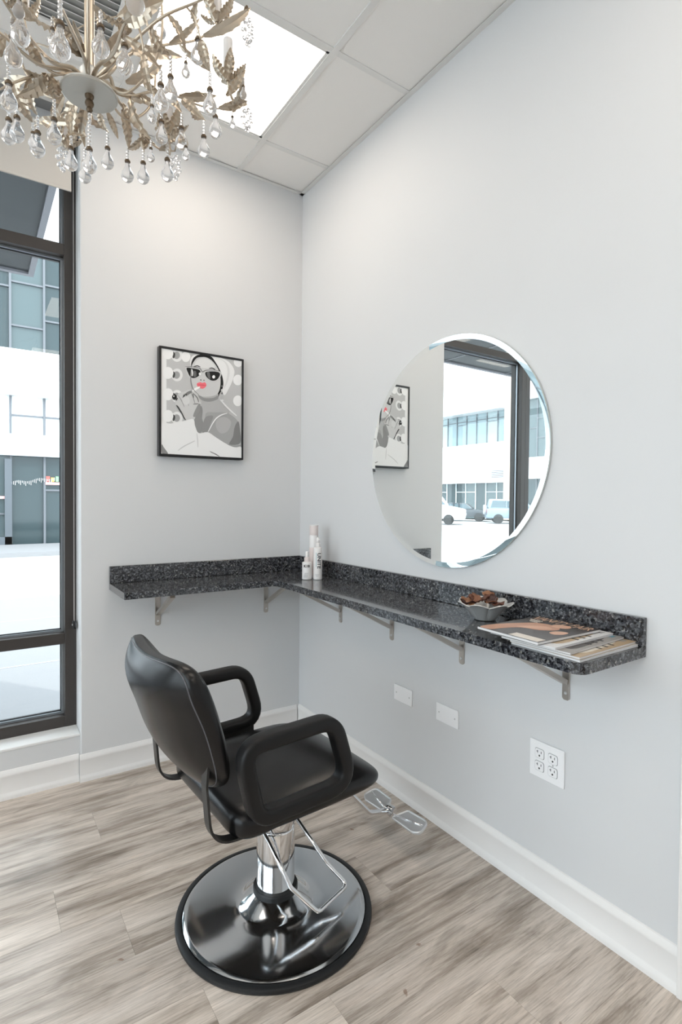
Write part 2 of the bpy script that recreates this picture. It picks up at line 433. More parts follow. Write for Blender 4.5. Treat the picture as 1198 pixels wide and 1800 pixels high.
# ceiling vent in its tile bay
vx1, vx0, vy1, vy0 = GX[2], GX[3], GY[1], GY[2]
vt = tag(empty('ceiling_vent', ((vx0+vx1)/2, (vy0+vy1)/2, H)), 'light grey louvred air grille in the ceiling above the chandelier', 'vent')
hx, hy = (vx1-vx0)/2-.012, (vy1-vy0)/2-.012
gx0, gx1, gy0, gy1 = -hx+.06, hx-.08, -hy+.06, hy-.13
fb = MB()
for q in ((-hx, hx, -hy, gy0), (-hx, hx, gy1, hy), (-hx, gx0, gy0, gy1), (gx1, hx, gy0, gy1)): fb.box(q[0], q[1], q[2], q[3], .002, .012)
fb.build('grille_plate', M_tile, vt)
MB().box(gx0, gx1, gy0, gy1, .016, .02).build('backing', mat('vent_dark', (.42,.42,.41), .8), vt)
ns = 13
sl_b = MB(); sl_b.obox(Matrix.Rotation(.7, 4, 'X'), (gx1-gx0)/2, .009, .0012)
o = sl_b.build('slat', M_tee, vt); o.location = ((gx0+gx1)/2, gy0+(gy1-gy0)*.5/ns, .009)
for k in range(1, ns):
    c = o.copy(); COL.objects.link(c); c.parent = vt; c.location = ((gx0+gx1)/2, gy0+(gy1-gy0)*(k+.5)/ns, .009)

# ------------------------------------------------------------------ storefront window
FY0, FY1, GYP = .127, .235, .185
def window(n, xl, xr, label, jr, jl, place=None):
    # xl..xr clear opening between jambs of width jl (left) and jr (right)
    w = empty('window_%d' % n, ((xl+xr)/2, FY0, .212)); struct(w, label, 'window')
    ox, oy, oz = (xl+xr)/2, FY0, .212
    B = lambda x0,x1,y0,y1,z0,z1: MB().box(x0-ox,x1-ox,y0-oy,y1-oy,z0-oz,z1-oz)
    B(xr, xr+jr, FY0, FY1, .212, H+.02).build('jamb', M_bronze, w, bevel=.0015)
    if jl: B(xl-jl, xl, FY0, FY1, .212, H+.02).build('jamb', M_bronze, w, bevel=.0015)
    zs = [(.212, .262, 'bottom_rail'), (.597, .646, 'mid_rail'), (2.366, 2.416, 'transom'), (2.90, H+.02, 'head_rail')]
    for z0, z1, nm in zs:
        B(xl, xr, FY0+.001, FY1, z0, z1).build(nm, M_bronze, w, bevel=.0015)
    for (z0, z1) in ((.262,.597),(.646,2.366),(2.416,2.90)):
        p = B(xl, xr, GYP, GYP+.006, z0, z1).build('pane', M_pane, w)
        bd = MB(); d = .010
        for q in ((xl, xr, z0, z0+d), (xl, xr, z1-d, z1), (xl, xl+d, z0+d, z1-d), (xr-d, xr, z0+d, z1-d)):
            bd.box(q[0]-ox, q[1]-ox, GYP-.018-oy, GYP-oy, q[2]-oz, q[3]-oz)
        bd.build('glazing_bead', M_bead, w)
        gk = MB(); d = .004
        for q in ((xl, xr, z0, z0+d+.01), (xl, xr, z1-d-.01, z1), (xl, xl+d+.01, z0, z1), (xr-d-.01, xr, z0, z1)):
            gk.box(q[0]-ox, q[1]-ox, GYP-.003-oy, GYP-.001-oy, q[2]-oz, q[3]-oz)
        gk.build('gasket', M_gasket, w)
    if place: w.location = place; w.rotation_euler = (0,0,PI/2)
window(1, -2.10, -1.165, 'tall dark bronze framed window beside the picture wall', .048, .05)
window(2, -3.05, -2.20, 'dark bronze framed storefront window beyond the first mullion', .05, .05)
window(3, -3.95, -3.15, 'dark bronze framed storefront window at the far end', .05, .10)

for k in range(4): window(4+k, -.5, .5, '%s dark bronze framed side window counted from the back of the salon' % ('first','second','third','fourth')[k], .05, .05, place=(X0+.0, -4.15+1.1*k, .212))
# roller shade
rs = tag(empty('roller_shade', (-1.6, .06, 2.86)), 'beige roller blind pulled part way down over the tall window', 'roller blind')
rl = Matrix.Rotation(PI/2, 4, 'Y')
MB().lathe([(0,-.47),(.030,-.47),(.030,.448),(0,.448)], 24, rl).build('roller_tube', M_tube, rs, smooth=.6)
MB().box(-.455, .452, -.0305, -.0290, -.245, .0).build('fabric', M_shade, rs)
MB().box(-.455, .452, -.034, -.026, -.252, -.238).build('hem_bar', M_shade, rs, bevel=.002)
MB().box(.452, .470, -.035, .035, -.035, .05).build('bracket', M_blackpl, rs, bevel=.003)
ch = MB()
cx = WE-.014+1.6
for dy in (.030, .041):
    z = .0
    zb = .70-2.86
    while z > zb:
        ch.ball((cx, dy, z), .0021, 6, 4); z -= .0052
ch.build('bead_chain', M_chain, rs, smooth=4)
rs.children[-1]['kind'] = 'stuff'
tn = MB().lathe([(0,-.006),(.020,-.006),(.020,-.004),(.017,0),(.020,.004),(.020,.006),(0,.006)], 20, Matrix.Translation((cx, .0355, zb-.012)) @ Matrix.Rotation(PI/2,4,'Y'))
tno = tn.build('chain_tensioner', M_blackpl, rs, smooth=.6)
MB().lathe([(0,-.009),(.005,-.009),(.005,.009),(0,.009)], 10, Matrix.Translation((cx, .0355, zb-.012)) @ Matrix.Rotation(PI/2,4,'Y')).build('pulley_pin', M_screw, tno)

# =================================================================== COUNTER
CT, CD = .880, .305
ctop = tag(empty('corner_counter', (0,0,CT)), 'L-shaped dark speckled granite counter along both walls', 'counter')
R8 = fillet([(-1.0,0,0),(-1.0,-CD,0),(-CD,-CD,0),(-CD,-1.884,0),(-.0005,-1.884,0),(-.0005,-.0005,0),(-1.0,-.0005,0)][1:], [.004,.03,.035,.004,.001,.004], 4)
MB().prism([(p.x,p.y) for p in R8], lambda a,b,t: Vector((a,b,t)), -.029, 0.).build('slab', M_granite, ctop, bevel=.003)
MB().box(-1.0, -.0005, -.0205, -.0005, .0003, .078).build('backsplash', M_granite, ctop, bevel=.0025)
MB().box(-.0205, -.0005, -1.884, -.021, .0003, .078).build('backsplash', M_granite, ctop, bevel=.0025)

def bracket(loc, rz, label):
    t = empty('shelf_bracket', loc, rz)      # local +y points into the room, origin on wall at counter underside
    tag(t, label, 'bracket', 'brushed metal brackets under the granite counter')
    w = .0125; h = CT-.029-.660
    bar = [(-w,-h+.006),(-w+.006,-h),(w-.006,-h),(w,-h+.006),(w,0),(-w,0)]
    MB().prism(bar, lambda a,b,q: Vector((a,q,b)), .0004, .0050).build('wall_strap', M_nickel, t, bevel=.0008)
    MB().box(-w, w, .0052, .262, -.005, -.0004).build('top_strap', M_nickel, t, bevel=.0008)
    p0 = Vector((0, .0130, -.132)); p1 = Vector((0, .236, -.0155))
    d = (p1-p0).normalized(); n = Vector((1,0,0)); k = n.cross(d)
    MB().obox(frame_mat((p0+p1)/2, n, d, k), .0115, (p1-p0).length/2, .0075).build('brace', M_nickel, t, bevel=.0008)
    for z in (-h+.022, -.030):
        MB().lathe([(0,.0005),(.0052,.0005),(.0045,.0022),(.0018,.0024),(.0016,.0012),(0,.0012)], 14, Matrix.Translation((0,.005,z)) @ Matrix.Rotation(-PI/2,4,'X')).build('screw', M_screw, t)
    return t
ZB = CT-.029
bracket((-.782, 0, ZB), PI, 'metal bracket under the left end of the counter below the picture')
bracket((-.210, 0, ZB), PI, 'metal bracket on the picture wall nearest the corner')
for y, l in ((-.413,'first metal bracket from the corner on the mirror wall'), (-.811,'second metal bracket from the corner on the mirror wall'),
             (-1.22,'third metal bracket from the corner, above the wall plates'), (-1.649,'metal bracket under the magazines at the counter end')):
    bracket((0, y, ZB), PI/2, l)

# =================================================================== MIRROR
MY, MZ, MRY, MRZ = -1.128, 1.4535, .457, .4395
mr = tag(empty('round_mirror', (-.002, MY, MZ)), 'large round frameless mirror with a bright rim above the counter', 'mirror')
nseg = 96; bw = .018
def ring(k, dx): return [Vector((dx, k_y*math.cos(2*PI*i/nseg), k_z*math.sin(2*PI*i/nseg))) for k_y, k_z in [(MRY-k, MRZ-k)] for i in range(nseg)]
a, b_, c_ = ring(bw, -.0080), ring(0., -.00965), ring(0., -.001)
MB().add(a, [tuple(range(nseg))]).build('glass', M_mirror, mr)
bm_ = MB().add(a+b_, [(i, (i+1)%nseg, nseg+(i+1)%nseg, nseg+i) for i in range(nseg)]); bm_.build('bevel', M_mirror, mr, smooth=1.)
MB().add(b_+c_, [(i, (i+1)%nseg, nseg+(i+1)%nseg, nseg+i) for i in range(nseg)]+[tuple(range(2*nseg-1,nseg-1,-1))]).build('back_plate', M_mback, mr)

# =================================================================== PICTURE
PX0, PX1, PZ0, PZ1 = -.786, -.360, 1.4705, 1.9855
pt = tag(empty('framed_picture', ((PX0+PX1)/2, 0, (PZ0+PZ1)/2)), 'black framed monochrome print of a woman in sunglasses and a towel turban', 'picture')
pc = Vector(((PX0+PX1)/2, 0, (PZ0+PZ1)/2)); fw = .010
def pbox(x0,x1,y0,y1,z0,z1): return MB().box(x0-pc.x, x1-pc.x, y0, y1, z0-pc.z, z1-pc.z)
fo = pbox(PX0, PX0+fw, -.035, -.001, PZ0, PZ1)
for q in ((PX1-fw, PX1, PZ0, PZ1), (PX0+fw, PX1-fw, PZ0, PZ0+fw), (PX0+fw, PX1-fw, PZ1-fw, PZ1)):
    fo.box(q[0]-pc.x, q[1]-pc.x, -.035, -.001, q[2]-pc.z, q[3]-pc.z)
fo.build('frame', M_frameblk, pt, bevel=.001)
PY = -.031
TONES = {}
def tone(g, tint=(1,1,1)):
    k = (g, tint)
    if k not in TONES:
        c = s2l(g, g, g); TONES[k] = mat('print_%d_%d' % (g, len(TONES)), tuple(a*b for a, b in zip(c, tint)), .6, spec=.2)
    return TONES[k]
PR = MB(); PRM = []
layer_n = [0]
def shape(pts, material, smooth=True):
    if material not in PRM: PRM.append(material)
    PR.cur = PRM.index(material)
    q = [hit(260+x/6.305, 590+y/6.305, 1, -.032) for x, y in pts]
    q = [Vector((min(max(v.x, PX0+fw), PX1-fw)-pc.x, 0, min(max(v.z, PZ0+fw), PZ1-fw)-pc.z)) for v in q]
    if smooth: q = spline(q, 4, True)
    q = [Vector((min(max(v.x, PX0+fw-pc.x), PX1-fw-pc.x), 0, min(max(v.z, PZ0+fw-pc.z), PZ1-fw-pc.z))) for v in q]
    layer_n[0] += 1; y = PY - layer_n[0]*.00004
    for v in q: v.y = y
    PR.add(q, [tuple(range(len(q)))])
def disc(x, y, r, material, ry=None):
    shape([(x+r*math.cos(2*PI*i/14), y+(ry or r*1.15)*math.sin(2*PI*i/14)) for i in range(14)], material)
def stroke(pts, w, material):
    P = spline([Vector((x,y,0)) for x, y in pts], 4); L = []; R_ = []
    for i, p in enumerate(P):
        t = (P[min(i+1,len(P)-1)]-P[max(i-1,0)]).normalized(); n = Vector((-t.y,t.x,0)); f = w*(.35+.65*math.sin(PI*(i+.5)/len(P)))
        L.append((p.x+n.x*f, p.y+n.y*f)); R_.append((p.x-n.x*f, p.y-n.y*f))
    shape(L+R_[::-1], material, False)
shape([(100,60),(1100,60),(1100,1450),(100,1450)], tone(196), False)
shape([(100,60),(205,60),(205,1450),(100,1450)], tone(238), False)
for by in (190, 408, 645, 885):
    disc(322, by+28, 62, tone(232)); disc(318, by+28, 36, tone(165)); shape([(278,by-10),(298,by+5),(300,by+30),(292,by+55),(274,by+55)], tone(70)); disc(222, by+5, 58, tone(242))
disc(420, 235, 50, tone(240)); disc(995, 492, 52, tone(240)); disc(995, 722, 52, tone(240)); disc(1000, 290, 50, tone(238))
shape([(470,330),(470,260),(510,215),(590,195),(700,205),(810,240),(900,295),(955,380),(945,470),(905,570),(850,660),(820,600),(800,430),(740,290),(640,225),(540,245),(490,330)], tone(236))
shape([(760,235),(850,300),(880,400),(860,520),(830,600),(880,520),(905,400),(870,300)], tone(222))
shape([(478,350),(480,300),(510,240),(580,205),(690,222),(745,290),(805,400),(833,500),(828,580),(795,640),(770,690),(780,600),(790,450),(700,270),(560,240),(500,300)], tone(38))
shape([(770,590),(790,600),(790,650),(768,700),(762,650)], tone(30))
shape([(560,640),(700,668),(772,640),(785,710),(860,780),(900,860),(760,960),(640,1075),(560,1080),(515,1000),(500,920),(560,800),(595,720)], tone(182))
shape([(560,650),(620,690),(720,690),(770,665),(775,700),(700,730),(620,725),(570,690)], tone(150))
shape([(530,880),(585,780),(605,830),(600,920),(620,990),(600,1060),(560,1080),(515,1010),(500,930)], tone(146))
shape([(640,860),(760,850),(880,858),(980,930),(1012,1010),(1022,1190),(900,1208),(800,1180),(700,1110),(645,1075),(600,1070),(640,980)], tone(168))
shape([(640,900),(720,890),(700,960),(660,1060),(600,1070),(610,980)], tone(148))
shape([(960,1010),(1000,950),(1018,1040),(1022,1190),(900,1205),(940,1120)], tone(132))
shape([(770,920),(860,905),(920,960),(880,1060),(800,1080),(750,1000)], tone(182))
shape([(500,300),(560,248),(640,240),(720,290),(785,390),(803,490),(795,590),(765,648),(700,672),(610,676),(550,650),(500,595),(474,520),(470,430),(482,350)], tone(208))
shape([(560,262),(640,252),(700,290),(740,350),(640,360),(540,345),(520,310)], tone(224))
stroke([(505,345),(545,335),(580,350)], 6, tone(60)); stroke([(675,365),(710,360),(745,378)], 6, tone(60))
shape([(412,345),(480,345),(570,362),(600,400),(640,385),(730,382),(805,398),(808,445),(770,505),(705,515),(645,480),(622,430),(606,415),(585,455),(530,485),(470,478),(432,420)], tone(205))
stroke([(412,345),(480,345),(570,362),(602,402),(640,385),(730,382),(805,398)], 5, tone(120))
shape([(428,358),(490,362),(560,376),(580,402),(562,445),(515,470),(472,460),(444,415)], tone(40))
shape([(645,402),(720,396),(785,408),(795,440),(760,490),(705,498),(655,466),(634,428)], tone(40))
stroke([(485,372),(490,410),(488,450)], 9, tone(225)); shape([(500,400),(530,395),(535,450),(505,455)], tone(105)); disc(574, 424, 13, tone(240))
shape([(650,410),(680,405),(690,480),(665,465)], tone(110)); disc(727, 457, 16, tone(250))
shape([(575,490),(590,485),(588,500)], tone(90)); shape([(612,492),(624,490),(620,504)], tone(90))
pink = mat('print_pink', s2l(244,118,128), .5); pinkd = mat('print_pink_dark', s2l(222,88,102), .5)
shape([(540,532),(578,516),(600,524),(630,518),(647,550),(622,582),(590,587),(552,568)], pink); stroke([(545,545),(595,548),(640,552)], 5, pinkd)
shape([(300,760),(330,650),(400,620),(470,598),(535,625),(568,720),(585,770),(530,880),(505,935),(420,940),(385,860),(345,800)], tone(206))
shape([(340,790),(400,900),(420,935),(400,925),(365,860),(312,775)], tone(75))
stroke([(500,640),(545,690),(560,740)], 6, tone(120)); stroke([(495,640),(505,690)], 5, tone(110)); stroke([(500,760),(560,755)], 5, tone(120))
shape([(500,880),(550,770),(580,760),(570,830),(520,900)], tone(150))
stroke([(385,690),(440,640),(500,612)], 16, tone(130)); stroke([(392,690),(400,660),(430,650)], 8, tone(60)); stroke([(485,620),(530,590),(575,568)], 13, tone(245))
stroke([(330,660),(370,720),(400,790)], 4, tone(150)); stroke([(400,640),(430,700),(450,780)], 4, tone(165)); stroke([(470,615),(500,690),(520,760)], 4, tone(150)); stroke([(480,350),(472,430),(476,520),(505,600),(560,655)], 5, tone(140)); disc(420, 720, 42, tone(215)); disc(292, 680, 26, tone(40)); disc(285, 672, 8, tone(220)); stroke([(310,720),(325,690)], 6, tone(60))
shape([(140,985),(250,975),(400,945),(500,925),(520,1000),(560,1080),(660,1070),(740,1120),(850,1190),(960,1240),(1060,1240),(1060,1420),(780,1420),(120,1400)], tone(238))
stroke([(330,1275),(400,1225),(520,1165)], 6, tone(205)); stroke([(540,1080),(548,1160),(552,1240)], 6, tone(212)); stroke([(690,1290),(740,1310),(790,1340)], 6, tone(130)); shape([(150,1205),(175,1240),(220,1305),(190,1310),(152,1300)], tone(140))
stroke([(680,1280),(740,1305)], 4, tone(180)); stroke([(880,1205),(950,1225),(1040,1215)], 7, tone(160))
stroke([(875,860),(800,885),(735,940),(665,1065)], 7, tone(240)); stroke([(800,710),(880,800),(980,890)], 9, tone(235))
disc(818, 560, 9, tone(110)); disc(815, 605, 10, tone(215)); disc(818, 640, 10, tone(120)); disc(818, 690, 18, tone(190)); disc(822, 720, 12, tone(225))
PR.build('print', PRM, pt)
pbox(PX0+fw, PX1-fw, PY+.001, -.004, PZ0+fw, PZ1-fw).build('backing_board', M_paper, pt)

# =================================================================== WALL PLATES
def blank_plate(y, z, w, h, label):
    t = tag(empty('wall_plate', (0, y, z)), label, 'wall plate', 'blank white wall plates')
    MB().box(-.006, -.0003, -w/2, w/2, -h/2, h/2).build('cover', M_white_pl, t, bevel=.0022)
    for s in (-1, 1):
        MB().lathe([(0,0),(.0032,0),(.0028,.0008),(0,.001)], 12, Matrix.Translation((-.006, s*w*.36, 0)) @ Matrix.Rotation(-PI/2,4,'Y')).build('screw', mat('screw_paint', (.55,.55,.55), .4), t)
blank_plate(-.8915, .444, .115, .068, 'blank white wall plate nearer the corner, left of the pair')
blank_plate(-1.150, .444, .116, .070, 'blank white wall plate nearer the power outlet, right of the pair')
ot = tag(empty('power_outlet', (0, -1.587, .440)), 'white square wall plate with four power sockets', 'outlet')
MB().box(-.0065, -.0003, -.0625, .0625, -.059, .059).build('cover', M_white_pl, ot, bevel=.0035)
for dy in (.024, -.024):
    for dz in (.0205, -.0205):
        fpoly = [(max(-.0145,min(.0145,.0175*math.cos(2*PI*i/28))), max(-.0135, min(.0135,.0175*math.sin(2*PI*i/28)))) for i in range(28)]
        rim = MB().prism([(a*1.07,b*1.07) for a,b in fpoly], lambda a,b,q: Vector((q, dy+a*1.1, dz+b*1.1)), -.0068, -.005)
        ro = rim.build('socket_rim', mat('socket_gap', (.28,.28,.29), .6), ot)
        fo_ = MB().prism(fpoly, lambda a,b,q: Vector((q, dy+a*1.08, dz+b*1.08)), -.0082, -.005).build('socket_face', M_white_pl, ot)
        s_ = MB().box(-.0086, -.0075, dy+.0055, dy+.0075, dz+.001, dz+.0095).box(-.0086, -.0075, dy+.0075, dy+.0105, dz+.0045, dz+.0062).box(-.0086, -.0075, dy-.0075, dy-.0055, dz+.001, dz+.0085)
        s_.prism([(.0028*math.cos(PI*i/8*2), .0032*math.sin(PI*i/8*2)) for i in range(8)], lambda a,b,q: Vector((q, dy+a, dz-.0065+b)), -.0086, -.0075)
        s_.build('slots', M_dark_slot, fo_)
MB().lathe([(0,0),(.0028,0),(0,.001)], 10, Matrix.Translation((-.0065, -.024, 0)) @ Matrix.Rotation(-PI/2,4,'Y')).build('screw', M_inkgrey, ot)

# =================================================================== BOTTLES
def toward_cam(x, y): d = Vector((CAM.x-x, CAM.y-y, 0)).normalized(); return d
def bottle_text(parent, body, size, r, z, mtl, vertical=False, off=0., **kw):
    d = Vector((-math.sin(.6), -math.cos(.6), 0)); ex = Vector((math.cos(.6), -math.sin(.6), 0)); ez = Vector((0,0,1))
    o_ = d*(r+.0004)+ex*off+ez*z
    M4 = frame_mat(o_, -ez, ex, d) if vertical else frame_mat(o_, ex, ez, d)
    return text_mesh('lettering', body, size, mtl, parent, M4, extrude=.0001, **kw)
b1 = tag(empty('spray_bottle', (-.166, -.358, CT+.0003)), 'shortest white pump bottle with small bold black lettering near its top', 'bottle', 'hair product bottles in the counter corner')
MB().lathe([(0,0),(.021,0),(.0235,.003),(.0235,.080),(.022,.085),(.014,.0865),(0,.0865)], 36).build('body', M_bottle, b1, smooth=.6)
MB().lathe([(.013,.0868),(.0135,.088),(.0135,.106),(.010,.109),(0,.109)], 24).build('collar', M_bottlepk, b1, smooth=.6)
MB().lathe([(.0085,.109),(.0080,.132),(.006,.136),(0,.136)], 20).build('pump_head', M_bottle, b1, smooth=.6)
bottle_text(b1, 'K18', .0175, .0235, .067, M_ink, sx=1.0, bold=.0005)
for k in range(6):
    d = Vector((-math.sin(.6), -math.cos(.6), 0)); ex = Vector((math.cos(.6), -math.sin(.6), 0))
    MB().obox(frame_mat(d*.0236+ex*(-.001*k)+Vector((0,0,.034-.004*k)), ex, Vector((0,0,1)), d), .010-.001*(k%2), .0007, .0002).build('fine_print', M_inkgrey, b1)
b2 = tag(empty('spray_bottle', (-.121, -.385, CT+.0003)), 'slim white spray bottle with large black lettering running down its side', 'bottle', 'hair product bottles in the counter corner')
MB().lathe([(0,0),(.019,0),(.0215,.003),(.0215,.146),(.0195,.155),(.013,.159),(0,.159)], 36).build('body', M_bottle, b2, smooth=.6)
MB().lathe([(.0115,.1592),(.012,.161),(.012,.174),(.009,.178),(0,.178)], 24).build('collar', M_bottle, b2, smooth=.6)
MB().lathe([(.0075,.178),(.0085,.180),(.0080,.198),(.006,.205),(0,.205)], 20).build('pump_head', M_bottle, b2, smooth=.6)
nz_ = MB(); nz_.box(-.003,.003,-.014,-.006,.192,.198); nz_.build('nozzle', M_bottle, b2)
bottle_text(b2, 'UNITE', .0235, .0215, .093, M_ink, vertical=True, off=.0065, sx=1.15, bold=.0004)
d = Vector((-math.sin(.6), -math.cos(.6), 0)); ex = Vector((math.cos(.6), -math.sin(.6), 0))
MB().obox(frame_mat(d*.0207+ex*(-.0065)+Vector((0,0,.098)), ex, Vector((0,0,1)), (d-ex*.3).normalized()), .0016, .034, .0006).build('label_stripe', M_teal, b2)
for k in range(2): MB().obox(frame_mat(d*.0216+ex*(-.001)+Vector((0,0,.026-.007*k)), ex, Vector((0,0,1)), d), .010-.003*k, .0010, .0002).build('fine_print', M_inkgrey, b2)
b3 = tag(empty('spray_can', (-.099, -.310, CT+.0003)), 'tall blush pink spray can behind the two pump bottles', 'bottle', 'hair product bottles in the counter corner')
MB().lathe([(0,0),(.021,0),(.0225,.003),(.0225,.206),(.021,.212),(0,.212)], 36).build('body', M_bottle, b3, smooth=.6)
MB().lathe([(.0215,.2122),(.0222,.214),(.0222,.258),(.0218,.2605),(0,.2605)], 32).build('cap', M_bottlepk, b3, smooth=.6)
MB().lathe([(.0232,.258),(.0234,.259),(.0234,.2625),(0,.2627)], 32).build('cap_lid', M_bottle, b3, smooth=.6)
MB().lathe([(.0227,.010),(.0228,.0101),(.0228,.150),(.0227,.1501)], 32).build('label_band', mat('label_blush', (.76,.66,.63), .4), b3, smooth=.6)

# =================================================================== BOWL OF DRIED PETALS
BW = Vector((-.116, -1.425, CT+.0003))
bw_ = tag(empty('flower_bowl', BW), 'pewter flower-shaped bowl with fluted petals on the counter', 'bowl')
NP, NR, KR = 7, 84, 12
def bowl_r(th, t):
    lobe = abs(math.cos(th*NP/2))            # 1 at petal middle, 0 at seam
    r = .034 + .046*t + .012*t**3*lobe - .0050*(1-lobe)**4*(.3+t)
    return r
def bowl_z(th, t):
    lobe = abs(math.cos(th*NP/2)); return .002+.058*t + .012*(lobe-.5)*t**3 - .006*t**8
vs = []; fs = []
for t_i in range(KR+1):
    t = t_i/KR
    for j in range(NR):
        th = 2*PI*j/NR; r = bowl_r(th,t); vs.append((r*math.cos(th), r*math.sin(th), bowl_z(th,t)))
for t_i in range(KR+1):
    t = 1-t_i/KR
    for j in range(NR):
        th = 2*PI*j/NR; r = bowl_r(th,t)-.002; vs.append((r*math.cos(th), r*math.sin(th), bowl_z(th,t)+.0022))
nrg = 2*KR+2
for i in range(nrg-1):
    for j in range(NR): fs.append((i*NR+j, i*NR+(j+1)%NR, (i+1)*NR+(j+1)%NR, (i+1)*NR+j))
fs.append(tuple(range(NR-1,-1,-1))); fs.append(tuple(range((nrg-1)*NR, nrg*NR)))
MB().add(vs, fs).build('bowl_shell', M_pewter, bw_, smooth=.9)
for k in range(NP):
    th = 2*PI*(k+.5)/NP
    MB().tube([( (bowl_r(th,t)+.0006)*math.cos(th), (bowl_r(th,t)+.0006)*math.sin(th), bowl_z(th,t)) for t in [q/8 for q in range(9)]], .0014, 6).build('petal_seam', M_pewter, bw_, smooth=4)
M_petal = [mat('dried_petal_%d' % k, c, .4, spec=.5) for k, c in enumerate(((.10,.035,.02),(.19,.075,.035),(.05,.02,.016),(.26,.12,.06)))]
def dried_petal(k, loc, rot, sz, mtl):
    n, mm = 9, 7; vs = []; fs = []
    for i in range(n):
        for j in range(mm):
            u = i/(n-1)*2-1; v = j/(mm-1)*2-1
            w = math.sqrt(max(0,1-u*u*.85)); x = u; y = v*w*.75
            z = .38*u*u + .5*y*y - .25 + .13*math.sin(5*u+k)+.12*math.sin(6*y+2*k+u*3)
            vs.append(Vector((x,y,z))*sz)
    for i in range(n-1):
        for j in range(mm-1): fs.append((i*mm+j, i*mm+j+1, (i+1)*mm+j+1, (i+1)*mm+j))
    nv = len(vs); vs2 = vs+[v+Vector((0,0,-.0016)) for v in vs]; f2 = fs+[tuple(q+nv for q in f[::-1]) for f in fs]
    edge = [(i,0) for i in range(n)]+[(n-1,j) for j in range(1,mm)]+[(i,mm-1) for i in range(n-2,-1,-1)]+[(0,j) for j in range(mm-2,0,-1)]
    ids = [i*mm+j for i,j in edge]
    for q in range(len(ids)): a, b = ids[q], ids[(q+1)%len(ids)]; f2.append((b, a, a+nv, b+nv))
    o = MB().add(vs2, f2).build('dried_petal', mtl, smooth=4)
    o.location = loc; o.rotation_euler = rot
    return tag(o, 'curled dark brown dried petal heaped in the pewter flower bowl', 'dried petal', 'dried petals in the pewter bowl')
rp = random.Random(4)
for k in range(11):
    ring_r = (0. if k == 0 else (.032 if k < 6 else .055)); th = k*2.1+.4
    z = .072 if k < 1 else (.068 if k < 6 else .060)
    dried_petal(k, BW+Vector((ring_r*math.cos(th), ring_r*math.sin(th), z+rp.uniform(-.003,.008))), (rp.uniform(-.7,.7), rp.uniform(-.7,.7), rp.uniform(0,6)), rp.uniform(.020,.026), M_petal[k%4])

# =================================================================== MAGAZINES (spine towards the window side, head towards the wall)
def magazine(cx, cy, z, th, rz, cover, label, L=.272, Wd=.203, extra=None):
    t = tag(empty('magazine', (cx, cy, z), rz), label, 'magazine', 'magazines stacked on the counter end')
    MB().box(-L/2+.001, L/2-.001, -Wd/2+.001, Wd/2, .0004, th-.0004).build('pages', M_paper, t, bevel=.0006)
    n = 10
    def sheet(z0, bend):
        b = MB(); vs = []
        for q in (0., .0004):
            for i in range(n+1):
                x = -L/2+L*i/n; vs += [(x,-Wd/2,z0+q),(x,Wd/2,z0+q)]
        fs = []
        m_ = 2*(n+1)
        for i in range(n): fs += [(2*i,2*i+2,2*i+3,2*i+1),(m_+2*i,m_+2*i+1,m_+2*i+3,m_+2*i+2),(2*i,m_+2*i,m_+2*i+2,2*i+2),(2*i+1,2*i+3,m_+2*i+3,m_+2*i+1)]
        fs += [(0,1,m_+1,m_),(2*n,m_+2*n,m_+2*n+1,2*n+1)]
        return b.add(vs, fs)
    sheet(th-.0004, 0).build('cover', cover, t)
    sheet(0, 0).build('back_cover', cover, t)
    if extra: extra(t, th+.0001, L, Wd)
    return t
M_cov_dk = mat('cover_charcoal', (.060,.048,.042), .25); M_cov_tan = mat('cover_tan', (.46,.34,.21), .28); M_cov_wh = mat('cover_white', (.70,.70,.70), .3)
M_cov_bl = mat('cover_blue', (.10,.28,.38), .28); M_cov_gr = mat('cover_grey', (.33,.31,.29), .28); M_skin = mat('print_skin', (.50,.26,.16), .3); M_skin2 = mat('print_skin_light', (.64,.38,.26), .3)
M_tan_ink = mat('title_tan', (.62,.40,.28), .3); M_cream = mat('print_cream', (.72,.66,.58), .3)
def blob(parent, name, pts, z, mtl):
    q = spline([Vector((a,b,0)) for a,b in pts], 4, True)
    return MB().prism([(v.x,v.y) for v in q], lambda a,b,t: Vector((a,b,t)), z, z+.0002).build(name, mtl, parent)
def ex_fair(t, z, L, Wd):
    ex, ey = Vector((0,-1,0)), Vector((1,0,0))
    text_mesh('title_lettering', 'VANITY FAIR', .058, M_tan_ink, t, frame_mat((L/2-.030, 0, z+.0002), ex, ey, (0,0,1)), extrude=.0001, sx=.56)
    blob(t, 'cover_print', [(-.128,.098),(-.06,.092),(.0,.07),(.045,.045),(.06,.01),(.05,-.03),(.02,-.045),(-.02,-.02),(-.04,.03),(-.09,.05),(-.13,.06)], z, M_skin)
    blob(t, 'cover_print', [(.05,-.005),(.075,.0),(.09,-.02),(.085,-.045),(.06,-.05),(.045,-.03)], z+.0001, M_skin2)
    blob(t, 'cover_print', [(-.04,.045),(.0,.03),(.03,.0),(.02,-.03),(-.01,-.01),(-.03,.02)], z+.0002, M_skin2)
    blob(t, 'cover_print', [(-.02,-.05),(.01,-.055),(.02,-.08),(-.01,-.085),(-.03,-.07)], z+.0001, M_skin2)
    MB().box(-.132, -.098, -.097, -.005, z, z+.0003).build('mailing_label', M_cream, t)
    for k in range(3): MB().box(.075-.012*k, .080-.012*k, .045, .088-.008*k, z+.0001, z+.0003).build('cover_line', M_cream, t)
